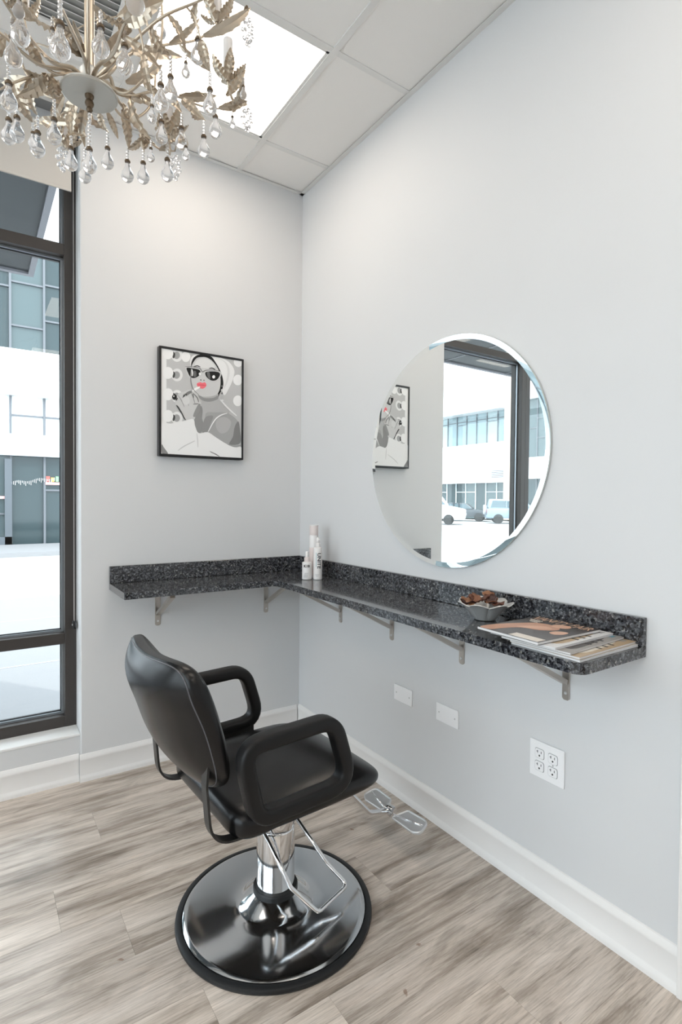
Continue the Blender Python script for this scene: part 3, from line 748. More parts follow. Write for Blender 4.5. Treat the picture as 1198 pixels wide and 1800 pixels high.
def ex_generic(cols):
    def f(t, z, L, Wd):
        blob(t, 'cover_print', [(-.10,-.08),(.0,-.085),(.09,-.07),(.10,-.02),(.02,.02),(-.08,.0)], z, cols[0])
        MB().box(L/2-.035, L/2-.012, -.085, .06, z, z+.0002).build('cover_title', cols[1], t)
        for k in range(3): MB().box(-.02+.03*k, -.012+.03*k, -.09, -.06, z+.0001, z+.0003).build('cover_line', cols[2], t)
    return f
zz = CT+.0004
MG = [(-.158, -1.772, .0055, .00, M_cov_wh, 'glossy white magazine at the very bottom of the stack', ex_generic((M_cov_tan, M_cov_wh, M_ink))),
      (-.160, -1.768, .0060, .02, M_cov_tan, 'tan covered magazine second from the bottom of the stack', ex_generic((M_cream, M_cov_gr, M_ink))),
      (-.166, -1.742, .0050, .05, M_cov_gr, 'grey and blue covered magazine in the middle of the stack', ex_generic((M_cov_dk, M_cov_bl, M_ink))),
      (-.172, -1.712, .0060, .01, M_cov_wh, 'white magazine just under the top one', ex_generic((M_cov_tan, M_inkgrey, M_ink))),
      (-.190, -1.682, .0075, -.03, M_cov_dk, 'dark covered fashion magazine on top of the stack', ex_fair)]
for cx, cy, th, rz, cv, lb, exf in MG:
    magazine(cx, cy, zz, th, rz, cv, lb, extra=exf); zz += th+.0007

# =================================================================== SALON CHAIR
O = Vector((-.738, -1.15, 0.)); RZ = math.radians(3.)
chair = tag(empty('salon_chair', O, RZ), 'black vinyl hydraulic salon chair on a round chrome base', 'salon chair')
# base
bs = MB().lathe([(0,.0165),(.10,.0165),(.125,.030),(.20,.026),(.262,.019),(.272,.014)][2:], 96)
cb = MB().lathe([(.276,.004),(.2785,.010),(.277,.0165),(.270,.0205),(.262,.0215),(.20,.0265),(.150,.0295),(.122,.0325),(.112,.036),(.098,.046),(.080,.060),(.066,.068),(.0,.068)], 96)
cb.build('base_disc', M_chrome_dull, chair, smooth=.5)
MB().lathe([(.268,.0005),(.296,.0005),(.2985,.006),(.297,.013),(.290,.0165),(.281,.0165),(.279,.012)], 96).build('base_rubber_rim', M_rubber, chair, smooth=.6)
MB().lathe([(.0,.062),(.066,.062),(.0685,.066),(.0685,.080),(.066,.084),(.0,.084)], 48).build('column_ring', M_rubber, chair, smooth=.5)
MB().lathe([(0,.082),(.0585,.082),(.0585,.262),(.0565,.265),(0,.265)], 64).build('column_sleeve', M_chrome, chair, smooth=.5)
MB().lathe([(0,.265),(.0565,.265),(.0575,.268),(.0575,.300),(.055,.303),(.042,.304),(.042,.374),(0,.374)], 64).build('piston', M_chrome, chair, smooth=.5)
MB().box(-.16, .17, -.15, .15, .372, .388).build('seat_plate', M_blackmetal, chair, bevel=.003)

def superbox(n, e, fn, half):
    """rounded box: cube grid pushed to a super-ellipsoid, then fn deforms it"""
    vs = {}; V = []; F = []
    def vid(p):
        k = (round(p[0],5), round(p[1],5), round(p[2],5))
        if k not in vs:
            q = [abs(c) for c in p]
            lxy = max((q[0]**e[0]+q[1]**e[0])**(1/e[0]), 1e-9)
            mx = max(q[0], q[1])
            s_xy = mx/lxy if mx > 0 else 1.
            x, y = p[0]*s_xy, p[1]*s_xy
            rad = max(q[0], q[1]); h = q[2]
            l2 = max((rad**e[1]+h**e[1])**(1/e[1]), 1e-9); m2 = max(rad, h); s2 = m2/l2
            vs[k] = len(V); V.append(fn(Vector((x*s2*half[0], y*s2*half[1], p[2]*s2*half[2])), Vector((x*s2, y*s2, p[2]*s2))))
        return vs[k]
    g = [math.sin((2*i/n-1)*PI/2*.999)/math.sin(PI/2*.999) for i in range(n+1)]
    for ax in range(3):
        for sgn in (-1,1):
            for i in range(n):
                for j in range(n):
                    def P(a,b):
                        q = [0,0,0]; q[ax] = sgn; q[(ax+1)%3] = a; q[(ax+2)%3] = b; return q
                    f = [vid(P(g[i],g[j])), vid(P(g[i+1],g[j])), vid(P(g[i+1],g[j+1])), vid(P(g[i],g[j+1]))]
                    if len(set(f)) > 2: F.append(tuple(dict.fromkeys(f if sgn > 0 else f[::-1])))
    return MB().add(V, F)
# seat cushion: local x forward, y left
def seat_fn(p, q):
    x, y, z = p
    h = (q.z+1)/2                                    # 0 underside, 1 top
    crown = (1-q.x*q.x)*(1-q.y*q.y)
    z2 = .440 + z + .012*crown*h
    f = max(0., (q.x-.35)/.65)
    z2 += f*f*(-.040*h + .012*(1-h))                 # waterfall front
    r = max(0., (-q.x-.55)/.45); c = max(0., (abs(q.y)-.55)/.45)
    z2 += r*r*.012*h - r*c*.026*(1-h)                # raised rear edge, drooping rear corners
    return Vector((x+.004, y*(1-.05*max(q.x,0)**2), z2))
superbox(26, (7, 3.0), seat_fn, (.256, .238, .052)).build('seat', M_leather, chair, smooth=4)
# backrest: x thickness, y width, z height
BZ = .706
def back_fn(p, q):
    x, y, z = p
    zz = BZ + z
    lean = -.098*((z+.172)/.344)                      # leans back going up
    taper = 1. - .15*max(-q.z,0)**2 - .05*max(q.z,0)**3
    y2 = y*taper
    th = 1. - .35*abs(q.z)**2.5
    bulge = 0.
    if x < 0: bulge = -.022*(1-q.y*q.y)*(1-.6*q.z*q.z) - .012*math.exp(-((q.z-.55)/.35)**2)
    else: bulge = .014*(1-q.y*q.y)*(1-q.z*q.z)
    wrap = .030*q.y*q.y                              # sides come forward
    zz += -.016*(1-q.y*q.y)*max(q.z,0)**2            # dished top edge
    return Vector((-.283 + x*th + lean + bulge + wrap, y2, zz))
def back_from(n):
    # superbox axes: build with z-like thickness -> remap so thickness is the flattened axis
    return superbox(n, (6.0, 2.6), lambda p, q: back_fn(Vector((p.z, p.y, p.x)), Vector((q.z, q.y, q.x))), (.178, .234, .048))
back_from(28).build('backrest', M_leather, chair, smooth=4)
def back_rim(qx, n=72, grow=1.0):
    out = []
    for i in range(n):
        t = 2*PI*i/n; c, s = math.cos(t), math.sin(t); e = 6.0
        l = (abs(c)**e+abs(s)**e)**(1/e); a, b = c/l, s/l; f = (1-abs(qx)**2.6)**(1/2.6)*grow
        q = Vector((qx, b*f, a*f)); out.append(back_fn(Vector((qx*.048, b*f*.234, a*f*.178)), q))
    return out
MB().tube(back_rim(-.40, n=120, grow=1.002), .0018, 6, closed=True).build('piping', M_piping, chair, smooth=4)
# straps from back to seat
for s in (-1, 1):
    P = fillet([(-.305,s*.188,.66),(-.312,s*.188,.565),(-.298,s*.188,.410),(-.12,s*.188,.402)], [.0,.05,.075,0], 12, closed=False)
    MB().sweep(P, [(-.015,-.003),(.015,-.003),(.015,.003),(-.015,.003)], (0,1,0)).build('back_strap', M_blackmetal, chair, smooth=.5)
# arms
for s in (-1, 1):
    C4 = [(-.252,s*.262,.668),(.022,s*.262,.674),(.082,s*.262,.486),(-.208,s*.262,.480)]
    P = fillet(C4, [.050,.070,.060,.055], 8)
    sec = [(a,b) for a,b in rrect(.0225, .0200, .011, 4)]
    ar = MB().sweep(P, sec, (0,1,0), closed=True).build('armrest', M_arm, chair, smooth=1.2)
    MB().box(-.15, .05, (s*.2395 if s > 0 else s*.2425), (s*.2425 if s > 0 else s*.2395), .452, .482).build('mounting_bar', M_blackmetal, ar, bevel=.001)
# U-shaped pump lever
def L3(u, s, z): return Vector((u, -s, z))
lev = fillet([L3(-.064,.035,.285), L3(-.018,.120,.143), L3(.046,.166,.070), L3(.184,.128,.070), L3(.140,.076,.130), L3(.070,.012,.262)], [0,.03,.018,.018,.03,0], 6, closed=False)
MB().tube(lev, .0062, 12).build('pump_lever', M_chrome, chair, smooth=4)
# T-shaped footrest
FU, FS, FZ = .515, -.025, .118
fr = MB().lathe([(.0075,-.014),(.0185,-.014),(.0195,-.010),(.0195,.010),(.0185,.014),(.0075,.014)], 28, frame_mat(L3(FU-.008,FS,FZ+.004), (0,-1,0), (0,0,1), (1,0,0)) if False else Matrix.Translation(L3(FU-.012,FS,FZ+.004)) @ Matrix.Rotation(PI/2,4,'X'))
fr.build('footrest_hub', M_chrome, chair, smooth=.6)
for s in (-1, 1):
    tl = math.radians(16)
    ex = Vector((math.cos(tl),0,math.sin(tl))); ey = Vector((0,-s,0)); ez = ex.cross(ey) if s < 0 else ey.cross(ex)*-1
    ez = Vector((-math.sin(tl),0,math.cos(tl)))
    Mf = frame_mat(L3(FU+.006, FS+s*.084, FZ), ex, ey, ez)
    outl = [(p.x,p.y) for p in fillet([(-.034,-.066,0),(.030,-.040,0),(.036,.058,0),(-.020,.072,0),(-.036,.045,0)], [.008,.014,.022,.022,.016], 5)]
    wg = MB(); 
    wg.prism(outl, lambda a,b,t: Mf @ Vector((a,b,t)), -.0045, .0025)
    wo = wg.build('footrest_wing', M_alu, chair, bevel=.0018)
    MB().tube([Mf @ Vector((a*.93,b*.95,.003)) for a,b in outl], .0034, 8, closed=True).build('rim', M_alu, wo, smooth=4)
    MB().tube([Mf @ Vector((-.020,-.066,.004)), Mf @ Vector((.0,.02,.004)), Mf @ Vector((.012,.055,.003))], .004, 8).build('rib', M_chrome, wo, smooth=4)
MB().tube(fillet([L3(FU-.016,FS,FZ+.006), L3(.40,FS,.150), L3(.20,FS,.374), L3(.05,FS,.377)], [0,.04,.05,0], 6, closed=False), .0085, 12).build('footrest_post', M_chrome, chair, smooth=4)

# =================================================================== CHANDELIER
HD = .95
HUB = pix(157, 168, HD)
chn = tag(empty('chandelier', HUB), 'silver leaf chandelier hung with clear glass drops and bead clusters', 'chandelier')
def cp(x, y, d): return pix(x/2.604, y/2.604, d) - HUB      # measured in a 2.604x crop of the upper left corner
EZ = Vector((0,0,1))
MB().lathe([(0,0),(.044,0),(.0465,.0015),(.0465,.004),(.040,.006),(.018,.012),(.0165,.016),(.0165,.040),(.013,.046),(0,.046)], 48).build('hub', M_plate, chn, smooth=.5)
MB().lathe([(.0,.046),(.0105,.046),(.0085,.055),(.0085,H-.03-HUB.z),(0,H-.03-HUB.z)], 20).build('stem', M_silver, chn, smooth=.5)
MB().lathe([(0,H-.045-HUB.z),(.012,H-.045-HUB.z),(.03,H-.030-HUB.z),(.060,H-.010-HUB.z),(.062,H-.0015-HUB.z),(0,H-.0015-HUB.z)], 32).build('ceiling_rose', M_silver, chn, smooth=.6)
MB().lathe([(0,-.030),(.0035,-.029),(.0055,-.025),(.004,-.021),(.0065,-.018),(.0075,-.014),(.0065,-.010),(.0045,-.008),(.0065,-.005),(.0075,-.002),(.0075,0),(0,0)], 20).build('finial', M_capb, chn, smooth=.8)

ARMS = [
 [(500,335,.945),(560,270,.96),(640,228,.98),(760,205,1.01),(900,182,1.04),(1000,112,1.06),(1110,50,1.08)],
 [(500,350,.96),(530,420,.98),(610,440,1.01),(700,420,1.05),(820,445,1.09),(920,485,1.13),(1010,497,1.15),(1100,470,1.17)],
 [(495,380,.98),(540,460,1.01),(600,540,1.05),(660,625,1.08),(730,682,1.10),(800,692,1.11)],
 [(400,340,1.0),(360,420,1.05),(310,500,1.09),(250,545,1.12),(185,560,1.13),(140,590,1.14)],
 [(310,335,.94),(230,345,.92),(150,350,.90),(60,380,.88),(-20,420,.87)],
 [(330,310,.92),(250,290,.88),(170,215,.82),(100,120,.77),(40,40,.73),(-10,-40,.71)],
 [(395,300,.90),(375,240,.84),(320,120,.76),(270,10,.70),(240,-90,.66)],
 [(450,300,.91),(520,240,.86),(565,120,.80),(620,10,.75),(690,-60,.71)],
 [(300,320,.92),(190,300,.87),(90,230,.82),(0,150,.79),(-90,90,.77)],
 [(480,320,.94),(600,200,.92),(740,80,.90),(900,10,.90),(1000,-40,.91)],
 [(340,350,1.02),(290,300,1.08),(240,230,1.14),(160,200,1.18),(60,210,1.2)],
]
arm_pts = []
for A in ARMS:
    P = [Vector((0,0,.02)) + (cp(*A[0])-Vector((0,0,.02)))*.35] + [cp(*q) for q in A]
    P = spline(P, 6); n = len(P)
    MB().tube(P, [.0038*(1-.62*i/(n-1)) for i in range(n)], 8).build('branch', M_silver, chn, smooth=4)
    arm_pts += P[4:]
# thin scrolled wires rising back to the stem
TOPZ = 2.62-HUB.z
for k in range(6):
    th = k*PI/3+.35; e = Vector((math.cos(th), math.sin(th), 0))
    P = spline([e*.02+EZ*.03, e*.07+EZ*.0, e*.125+EZ*.06, e*.13+EZ*.16, e*.085+EZ*.27, e*.035+EZ*.36, e*.009+EZ*.42], 7)
    MB().tube(P, .0023, 8).build('scroll_wire', M_silver, chn, smooth=4)

def leaf(base, tip, w, up=None, bow=.12, name='leaf', parent=chn, seed=0):
    base, tip = Vector(base), Vector(tip); ax = tip-base; L = ax.length; ax.normalize()
    if up: up = Vector(up)
    else:
        c0 = -(base+tip)/2; c0.z -= .2; c0.normalize()
        up = Vector((-.35,-.55,-.45)) + Vector((.55*math.sin(seed*2.3), .55*math.cos(seed*1.7), .4*math.sin(seed*3.1))) + c0*.2
    side = ax.cross(up)
    if side.length < .1: side = ax.cross(Vector((1,0,0)))
    side.normalize(); nrm = side.cross(ax).normalized()
    rows = 13; vs = []
    for q in (0, 1):
        for i in range(rows):
            t = i/(rows-1); c = base+ax*L*t+nrm*(bow*L*math.sin(PI*t))
            hw = w*(math.sin(PI*min(1,(t*.97+.03))**.80)**.85)*(1-.15*t) + .0006
            vn = .0030 if i % 2 else -.0014
            for a, up_ in ((-1,.30),(-.5,.16),(0,0),(.5,.16),(1,.30)):
                vs.append(c + side*(hw*a) + nrm*(up_*hw + (vn*abs(a)*min(1,hw/.008)) - q*.0009) - ax*(abs(a)*hw*(-.35)))
    fs = []; N = rows*5
    for i in range(rows-1):
        for j in range(4):
            a = i*5+j; fs.append((a,a+1,a+6,a+5)); fs.append((N+a,N+a+5,N+a+6,N+a+1))
    for i in range(rows-1):
        a = i*5; fs.append((a,a+5,N+a+5,N+a)); a = i*5+4; fs.append((a,N+a,N+a+5,a+5))
    for j in range(4):
        fs.append((j,N+j,N+j+1,j+1)); a = (rows-1)*5+j; fs.append((a,a+1,N+a+1,N+a))
    return MB().add(vs, fs).build(name, M_silver, parent, smooth=.30)

LEAVES = [  # base x,y,depth  tip x,y,depth  half width
 (470,300,.92, 582,112,.86, .0105), (575,378,.97, 742,298,.99, .0095), (595,238,.97, 835,262,1.0, .0105), (930,165,1.04, 1146,35,1.08, .0100),
 (775,200,1.0, 912,85,1.0, .0060), (650,375,1.0, 735,432,1.02, .0060), (830,455,1.08, 938,552,1.07, .0085), (818,440,1.08, 990,438,1.1, .0085),
 (1000,495,1.14, 1132,462,1.17, .0085), (1035,440,1.15, 1122,318,1.14, .0085), (820,205,1.0, 965,328,1.03, .0050), (250,335,.92, 105,312,.88, .0095),
 (215,340,.92, 75,440,.88, .0130), (375,255,.86, 290,45,.74, .0105), (365,245,.86, 335,95,.79, .0090), (255,130,.80, 105,10,.74, .0125),
 (570,95,.78, 745,5,.74, .0165), (560,500,1.03, 588,680,1.08, .0085), (648,590,1.08, 660,695,1.09, .0040), (455,500,1.0, 495,605,1.04, .0075),
 (490,510,1.0, 540,635,1.03, .0055), (350,430,1.02, 335,622,1.08, .0140), (395,450,1.0, 368,615,1.06, .0080), (290,440,1.02, 238,542,1.07, .0080),
 (330,560,1.1, 158,552,1.13, .0085), (190,555,1.1, 295,625,1.1, .0075), (640,575,1.06, 712,662,1.1, .0065), (765,655,1.1, 845,618,1.1, .0065),
 (180,300,.88, 105,150,.82, .0080), (110,130,.78, 270,290,.84, .0050), (20,170,.80, -60,250,.82, .0110), (445,110,.84, 425,20,.80, .0085),
 (520,400,1.0, 700,470,1.06, .0070), (270,370,.97, 195,435,.96, .0055), (1010,55,1.06, 985,-60,1.05, .0090), (330,600,1.08, 395,625,1.06, .0085),
 (560,470,1.02, 620,580,1.04, .0050), (160,220,.83, 20,150,.8, .0085)]
for k, q in enumerate(LEAVES): leaf(cp(*q[0:3]), cp(*q[3:6]), q[6], seed=k, bow=.10)

def arm_near(p):
    return min(arm_pts, key=lambda a: (a-p).length)
DROPS = [(92,165,85),(60,265,80),(275,225,95),(460,220,80),(620,20,84),(570,300,75),(905,258,65),(40,470,75),(40,625,65),(78,615,65),(172,685,65),
 (248,625,65),(325,750,60),(388,808,56),(492,745,56),(583,805,56),(655,812,56),(765,800,58),(738,628,60),(830,655,58),(932,692,56),(985,602,58),
 (960,490,66),(780,430,66),(735,475,72),(735,150,50)]
SMALL = [(240,190,48),(695,540,46),(850,715,36),(690,722,36),(850,335,40),(1063,572,31),(1113,435,34),(85,55,52),(150,655,40)]
gl_prof = lambda R: [(0,-R*1.06),(R*.42,-R*.96),(R*.78,-R*.64),(R*.98,-R*.18),(R*.96,R*.22),(R*.78,R*.66),(R*.54,R*1.08),(R*.38,R*1.5),(R*.31,R*1.95),(R*.30,R*2.25),(0,R*2.25)]
def glass_drop(x, y, w, R, nb):
    depth = 2*R*F_PX*2.604/w; c = cp(x, y, depth)
    g = MB().lathe(gl_prof(R), 20, Matrix.Translation(c)).build('glass_drop', M_glass, chn, smooth=4)
    MB().lathe([(0,R*2.2),(R*.42,R*2.15),(R*.46,R*2.35),(R*.32,R*2.62),(0,R*2.66)], 10, Matrix.Translation(c)).build('cap', M_capb, g, smooth=4)
    bs_ = MB(); z = R*2.75; rb = .0032 if R > .01 else .0024
    for k in range(nb):
        bs_.ball(c+EZ*(z+rb), rb, 8, 6); z += rb*1.9
    bs_.build('bead_string', M_glass, g, smooth=4)
    return c+EZ*(z+.001)
anchors = []
for k, (x, y, w) in enumerate(DROPS): anchors.append(glass_drop(x, y, w, .0125, 3+k%3))
for k, (x, y, w) in enumerate(SMALL): anchors.append(glass_drop(x, y, w, .0075, 3))
for (x, y, d, h) in ((1135,140,1.08,.05),(1130,552,1.17,.045),(285,725,1.13,.048),(800,768,1.11,.045)):
    top = cp(x, y-65, d); cl = MB(); rc = random.Random(x)
    for k in range(22):
        t = k/21; rr = .0105*math.sin(PI*(.12+.8*t)); th = k*2.4
        cl.ball(top+Vector((rr*math.cos(th), rr*math.sin(th), -.006-h*t)), .0038, 8, 5)
    cl.tube([top+EZ*.004, top-EZ*(h+.008)], .0005, 4)
    cl.build('bead_cluster', M_glass, chn, smooth=4); anchors.append(top+EZ*.004)
for k, a in enumerate(anchors):
    n = arm_near(a); dv = a-n
    if dv.length < .012:
        MB().tube([n, a], .0007, 5).build('hook_wire', M_capb, chn); continue
    if dv.length > .085:
        mid = n+dv*.35+EZ*.02
        tw = spline([n, mid, n+dv*.6+EZ*.012], 5); MB().tube(tw, .0016, 6).build('twig', M_silver, chn, smooth=4); n = tw[-1]
    leaf(n, a, .0065+.0025*(k%3), seed=k*1.3, bow=.16)
def candle(x, y0, y1, d, nl, seed):
    b_, t_ = cp(x, y0, d), cp(x, y1, d); hgt = t_.z-b_.z; t_ = Vector((b_.x, b_.y, b_.z+hgt))
    sl_ = MB().lathe([(0,0),(.0095,0),(.0100,.004),(.0095,hgt),(.007,hgt+.001),(0,hgt+.001)], 16, Matrix.Translation(b_)).build('candle_sleeve', M_bottle, chn, smooth=.6)
    MB().lathe([(0,-.012),(.004,-.012),(.010,-.004),(.013,0),(.012,.002),(0,.002)], 16, Matrix.Translation(b_)).build('candle_cup', M_silver, chn, smooth=.8)
    n = arm_near(b_-EZ*.02); MB().tube(spline([n, n.lerp(b_-EZ*.012, .6)+EZ*-.01, b_-EZ*.012], 5), .003, 8).build('candle_stalk', M_silver, chn, smooth=4)
    for k in range(nl):
        th = 2*PI*k/nl+seed; e = Vector((math.cos(th), math.sin(th), 0))
        leaf(b_+e*.006-EZ*.010, b_+e*(.034+.006*(k%2))+EZ*(.020+.012*((k+1)%2)), .0105, up=-e+EZ*.3, bow=-.14)
candle(1042, 345, 185, 1.14, 6, .3); candle(770, 590, 500, 1.10, 6, .9); candle(992, 75, -70, 1.05, 4, .5); candle(305, 650, 560, 1.12, 5, .1)
candle(110, 60, -60, 1.16, 5, .7)
# chain of beads below the finial with its long drop
zc = cp(405, 755, .95).z; R = .0125; C0 = Vector((0,0,zc))
g = MB().lathe(gl_prof(R), 20, Matrix.Translation(C0)).build('glass_drop', M_glass, chn, smooth=4)
MB().lathe([(0,R*2.2),(R*.42,R*2.15),(R*.46,R*2.35),(R*.32,R*2.62),(0,R*2.66)], 10, Matrix.Translation(C0)).build('cap', M_capb, g, smooth=4)
ft = MB(); z = zc+R*2.7; nbd = int((-.030-z)/.0061); st = (-.030-z)/nbd
for k in range(nbd): ft.ball((0,0,z+st*(k+.5)), st*.52, 8, 6)
ft.build('bead_string', M_glass, g, smooth=4)

# =================================================================== OUTSIDE
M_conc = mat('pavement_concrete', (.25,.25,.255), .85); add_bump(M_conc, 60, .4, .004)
M_road = mat('road_asphalt', (.50,.50,.50), .9); add_bump(M_road, 120, .5, .006)
M_white_b = mat('facade_white', (.82,.82,.81), .8)
M_grey_b = mat('facade_grey', (.52,.55,.57), .7)
M_bglass = mat('facade_glass', (.035,.055,.06), .06, spec=.5)
M_bglass2 = mat('facade_glass_pale', (.08,.11,.115), .08, spec=.5)
M_mull = mat('facade_mullion', (.14,.15,.165), .5)
M_brick = mat('far_brick', (.62,.50,.42), .85)
M_canopy = mat('canopy_soffit', (.03,.036,.04), .5)
M_fascia = mat('canopy_fascia', (.22,.22,.24), .45)
GZ = -.15
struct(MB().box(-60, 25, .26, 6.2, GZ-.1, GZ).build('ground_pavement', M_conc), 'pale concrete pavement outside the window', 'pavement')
pv = D.objects['ground_pavement']
for k, y in enumerate((2.60, 4.55, 6.15)): MB().box(-30, 20, y, y+.02, GZ, GZ+.003).build('joint_strip', mat('joint_grey', (.40,.40,.40), .9), pv)
struct(MB().box(-60, 25, 6.2, 60, GZ-.22, GZ-.10).build('ground_road', M_road), 'bright washed-out road beyond the pavement', 'road')
struct(MB().box(-9, 25, 13.2, 16, GZ-.1, GZ+.02).build('ground_far_pavement', M_conc), 'far pavement in front of the shop across the street', 'pavement')

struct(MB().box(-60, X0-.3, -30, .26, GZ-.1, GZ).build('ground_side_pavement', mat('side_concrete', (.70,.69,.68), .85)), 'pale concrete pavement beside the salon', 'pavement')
# our own canopy
cn = tag(empty('entrance_canopy', (-3.4, .3, 3.1)), 'dark flat canopy slab with pale edge outside the window', 'canopy')
cx0, cx1, cy1 = -7.5+3.4, -1.10+3.4, 2.52-.3
MB().box(cx0, cx1-.04, -.04, cy1-.05, 0, .18).build('soffit', M_canopy, cn)
MB().box(cx1-.04, cx1, -.04, cy1, -.02, .22).build('fascia', M_fascia, cn)
MB().box(cx0, cx1-.04, cy1-.05, cy1, -.02, .22).build('fascia', M_fascia, cn)
for k in range(5): MB().box(cx0+.3+k*1.2, cx0+.32+k*1.2, 0, cy1-.05, -.006, 0).build('soffit_joint', M_fascia, cn)

# shop building straight across (faces us)
def facade(name, label, fn, x0, x1, rows, mull_dx, depth, top, thick=3.0, seed=1, walls=None):
    """fn(a, d, z): a along the facade, d outwards from the wall plane"""
    t = tag(empty(name, fn((x0+x1)/2, 0, GZ)), label, 'building'); o = t.location.copy()
    def bx(a0,a1,d0,d1,z0,z1):
        b = MB(); c = [fn(a,d_,z)-o for z in (z0,z1) for a,d_ in ((a0,d0),(a1,d0),(a1,d1),(a0,d1))]
        b.add(c, [(0,3,2,1),(4,5,6,7),(0,1,5,4),(1,2,6,5),(2,3,7,6),(3,0,4,7)]); return b
    rr = random.Random(seed)
    bx(x0, x1, -thick, -.25, GZ, top).build('core', M_grey_b, t)
    for kind, z0, z1, spec in rows:
        if kind == 'band': bx(x0, x1, -.25, spec[1], z0, z1).build('wall_band', spec[0], t)
        else:
            a = x0
            while a < x1-.05:
                a1 = min(a+spec['dx'], x1)
                p = bx(a, a1, -.24, -.16, z0, z1).build('window', rr.choice(spec['glass']), t)
                bx(a-.03, a+.03, -.16, -.08, z0, z1).build('mullion', spec.get('mull', M_mull), t)
                cuts = spec['cuts'][int(round((a-x0)/spec['dx'])) % len(spec['cuts'])]
                for c in cuts: bx(a, a1, -.16, -.10, z0+(z1-z0)*c-.025, z0+(z1-z0)*c+.025).build('transom', spec.get('mull', M_mull), t)
                a = a1
    return t, bx
f1 = lambda a, d, z: Vector((a, 16-d, z))
shop, sbx = facade('shop_building', 'white and glass shop building straight across the street', f1, -7.68, 9.92, [
    ('glass', GZ, 2.50, dict(dx=.88, glass=[M_bglass, M_bglass2], cuts=[(.62,), (.35,), ()])),
    ('band', 2.50, 2.66, (M_grey_b, .10)), ('band', 2.66, 3.14, (mat('spandrel_pale', (.68,.70,.73), .6), .05)),
    ('glass', 3.14, 4.28, dict(dx=.88, glass=[mat('facade_glass_painted_sky', (.78,.82,.82), .2)], cuts=[(.5,), (), (.5,)])),  # bright sky reflection is put into the clerestory glass colour
    ('band', 4.28, 5.62, (M_white_b, .12)),
    ('glass', 5.62, 9.0, dict(dx=.88, glass=[M_bglass, M_bglass2], cuts=[(.30,.62), (.55,.68), (.22,.60)])),
    ('band', 9.0, 11.0, (M_white_b, .12))], .88, 0, 11.0, seed=3)
sbx(-.80, -.62, -.10, .02, GZ, 2.4).build('door_frame', mat('door_grey', (.10,.115,.13), .4), shop)
sbx(-1.7, -.62, -.10, .02, GZ, GZ+.25).build('door_kick_plate', mat('door_grey', (.10,.115,.13), .4), shop)
sg = sbx(.26, .85, -.10, -.06, 1.66, 1.74).build('window_sign', mat('sign_pink', (.85,.45,.42), .4), shop)
for k, (c, w) in enumerate((((.75,.12,.10),.10), ((.85,.55,.10),.09), ((.25,.55,.25),.08), ((.85,.60,.12),.10))):
    sbx(.28+.13*k, .28+.13*k+w, -.10, -.07, 1.76, 1.92-.04*(k%2)).build('sign_shape', mat('sign_col_%d' % k, c, .5), sg)
sbx(-1.0, -.78, -.10, -.05, 1.22, 1.30).build('window_sign', mat('sign_pink', (.85,.45,.42), .4), shop)
il = MB()
for k in range(26):
    a = -.62+.045*k; zt = 1.72+.17*(k/26)+.03*math.sin(k*.5)
    q = f1(a, -.05, zt)-shop.location; il.box(q.x-.006, q.x+.006, q.y-.01, q.y, q.z-.06-.07*((k*7)%3)/2, q.z)
il.build('icicle_lights', M_white_b, shop)

# building seen in the mirror, at right angles to the street
f2 = lambda a, d, z: Vector((-33+d, a, z))
offc, obx = facade('office_building', 'pale office building with long upper window band seen in the mirror', f2, 25.1, 36.1, [
    ('glass', GZ, 2.79, dict(dx=1.1, glass=[M_bglass, M_bglass2], cuts=[(.75,), (.75,), ()], mull=mat('mull_pale', (.62,.68,.72), .5))),
    ('band', 2.79, 6.0, (M_white_b, .3)),
    ('glass', 6.0, 8.55, dict(dx=1.1, glass=[mat('facade_glass_blue', (.22,.29,.31), .10), mat('facade_glass_mist', (.30,.37,.38), .12)], cuts=[(.78,), (.70,.80), (.8,)])),
    ('band', 8.55, 9.1, (M_grey_b, .9))], 1.1, 0, 9.1, thick=6, seed=5)
for k in range(5): obx(25.2, 26.4, .3, .33, 3.2+.12*k, 3.26+.12*k).build('vent_slat', M_mull, offc)
t = MB().box(-36, -32.5, 24.2, 25.05, GZ, 13).build('brick_pier', M_brick); tag(t, 'pale brick pier building at the end of the office block', 'building')
far2, _ = facade('corner_building', 'pale building with tall gridded windows at the mirror edge', f2, 9.0, 24.15, [
    ('glass', GZ, 3.0, dict(dx=1.5, glass=[M_bglass, M_bglass2], cuts=[(.6,), ()])),
    ('band', 3.0, 4.6, (M_white_b, .2)),
    ('glass', 4.6, 9.0, dict(dx=1.5, glass=[M_bglass2], cuts=[(.33,.66), (.5,)])),
    ('band', 9.0, 10.5, (M_white_b, .2))], 1.5, 0, 10.5, thick=6, seed=8)

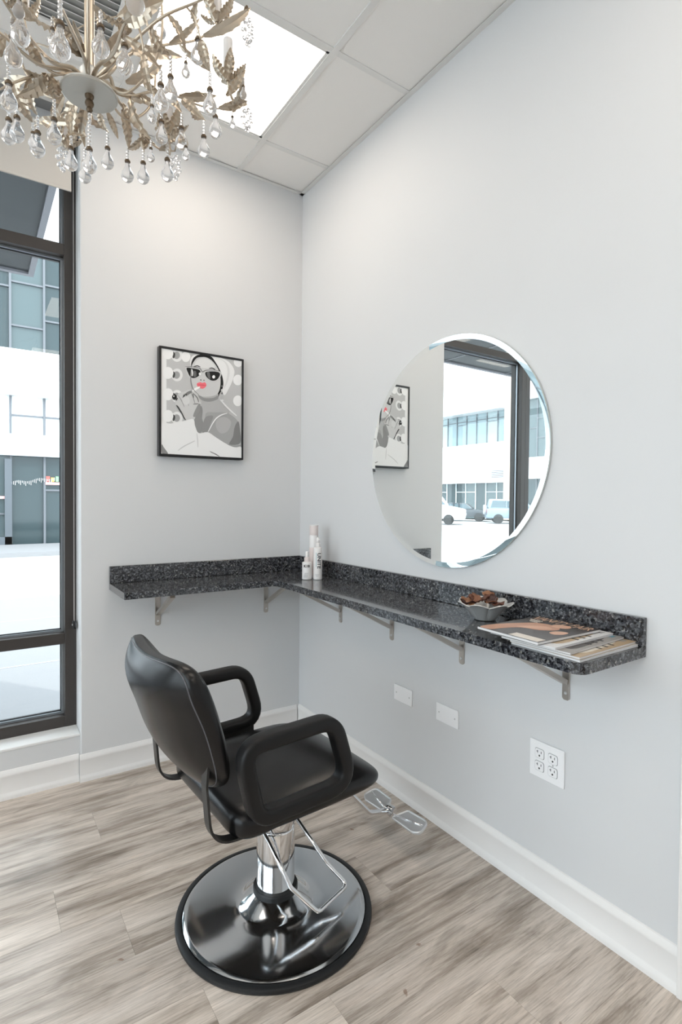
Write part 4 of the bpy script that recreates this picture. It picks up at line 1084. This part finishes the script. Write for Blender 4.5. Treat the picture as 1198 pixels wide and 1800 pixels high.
# parked vehicles (seen in the mirror)
M_tire = mat('tire', (.03,.03,.03), .8); M_rim = mat('wheel_rim', (.6,.6,.62), .3, metal=.7); M_cglass = mat('car_glass', (.10,.14,.16), .08)
def car(name, loc, rz, body, label, prof, cab, Wd=1.75, wheels=(-1.3,1.35), wr=.34, spare=False):
    t = tag(empty(name, loc, rz), label, 'car', 'vehicles parked across the street')
    hw = Wd/2
    pr = [(p.x,p.y) for p in fillet([(a,b,0) for a,b in prof], .10, 3)]
    MB().prism(pr, lambda a,b,q: Vector((a,q,b)), -hw, hw).build('body', body, t, bevel=.05, smooth=.6)
    c2 = [(p.x,p.y) for p in fillet([(a,b,0) for a,b in cab], .12, 3)]
    zc = cab[0][1]
    MB().prism(c2, lambda a,b,q: Vector((a,q*(1-.16*(b-zc)/.6),b)), -hw+.06, hw-.06).build('cabin', body, t, bevel=.04, smooth=.6)
    cxm = sum(a for a,b in cab)/len(cab); czm = sum(b for a,b in cab)/len(cab)
    ins = [(cxm+(a-cxm)*.86, czm+(b-czm)*.70) for a,b in cab]
    for s in (-1,1):
        w_ = MB().prism(ins, lambda a,b,q: Vector((a,(hw-.045+q)*s*(1-.16*(b-zc)/.6),b)), 0, .012).build('side_window', M_cglass, t)
        for f_ in (.36,.66):
            xx = ins[0][0]+(ins[1][0]-ins[0][0])*f_ if False else cxm+(f_-.5)*1.3
            MB().box(xx-.03, xx+.03, s*(hw-.11)-.02, s*(hw-.11)+.02+.05*s, ins[0][1]-.02, czm+.28).build('pillar', body, w_)
    for a in wheels:
        for s in (-1,1):
            Mw = Matrix.Translation((a, s*(hw-.10), wr)) @ Matrix.Rotation(PI/2, 4, 'X')
            wl = MB().lathe([(wr*.62,-.11),(wr*.95,-.11),(wr,-.07),(wr,.07),(wr*.95,.11),(wr*.62,.11)], 24, Mw).build('wheel', M_tire, t, smooth=.6)
            MB().lathe([(0,-.10),(wr*.62,-.105),(wr*.62,.105),(0,.10)], 20, Mw).build('rim', M_rim, wl, smooth=.4)
    x_r, x_f = min(a for a,b in prof), max(a for a,b in prof)
    for s in (-1,1):
        MB().box(x_r-.02, x_r+.06, s*(hw-.28), s*(hw-.08), .75, .95).build('tail_light', mat('lamp_red', (.5,.05,.04), .3), t)
        MB().box(x_f-.06, x_f+.02, s*(hw-.32), s*(hw-.08), .62, .76).build('headlight', M_rim, t)
    MB().box(x_r-.05, x_r+.10, -hw+.03, hw-.03, .38, .58).build('bumper', body, t, bevel=.03)
    if spare: MB().lathe([(0,-.11),(.30,-.11),(.34,-.06),(.34,.06),(.30,.11),(0,.11)], 24, Matrix.Translation((x_r-.10, .05, .95)) @ Matrix.Rotation(PI/2,4,'Y')).build('spare_wheel', M_rim, t, smooth=.6)
    return t
SUV = [(-2.05,.38),(2.05,.38),(2.10,.85),(1.05,1.02),(-2.05,1.05)]; SUVC = [(-2.0,1.03),(1.0,1.00),(.45,1.66),(-1.85,1.70)]
SED = [(-2.2,.34),(2.2,.34),(2.25,.72),(1.1,.90),(-2.2,.95)]; SEDC = [(-1.7,.92),(1.05,.88),(.35,1.38),(-1.0,1.40)]
car('suv', (-29.6, 21.5, GZ-.10), -2.35, mat('car_lightblue', (.24,.31,.38), .3, metal=.3), 'light blue sport utility vehicle with spare wheel seen in the mirror', SUV, SUVC, spare=True)
car('sedan', (-29.6, 26.6, GZ-.10), -2.2, mat('car_dark', (.08,.09,.10), .3, metal=.3), 'dark parked car behind the light blue vehicle in the mirror', SED, SEDC)
car('delivery_van', (-23.2, 23.6, GZ-.10), -2.35, mat('car_white', (.85,.85,.85), .35), 'white van at the left edge of the window in the mirror', [(-2.3,.4),(2.4,.4),(2.45,1.0),(1.5,1.2),(-2.3,1.2)], [(-2.28,1.18),(1.45,1.15),(.7,2.1),(-2.25,2.15)], Wd=1.9)
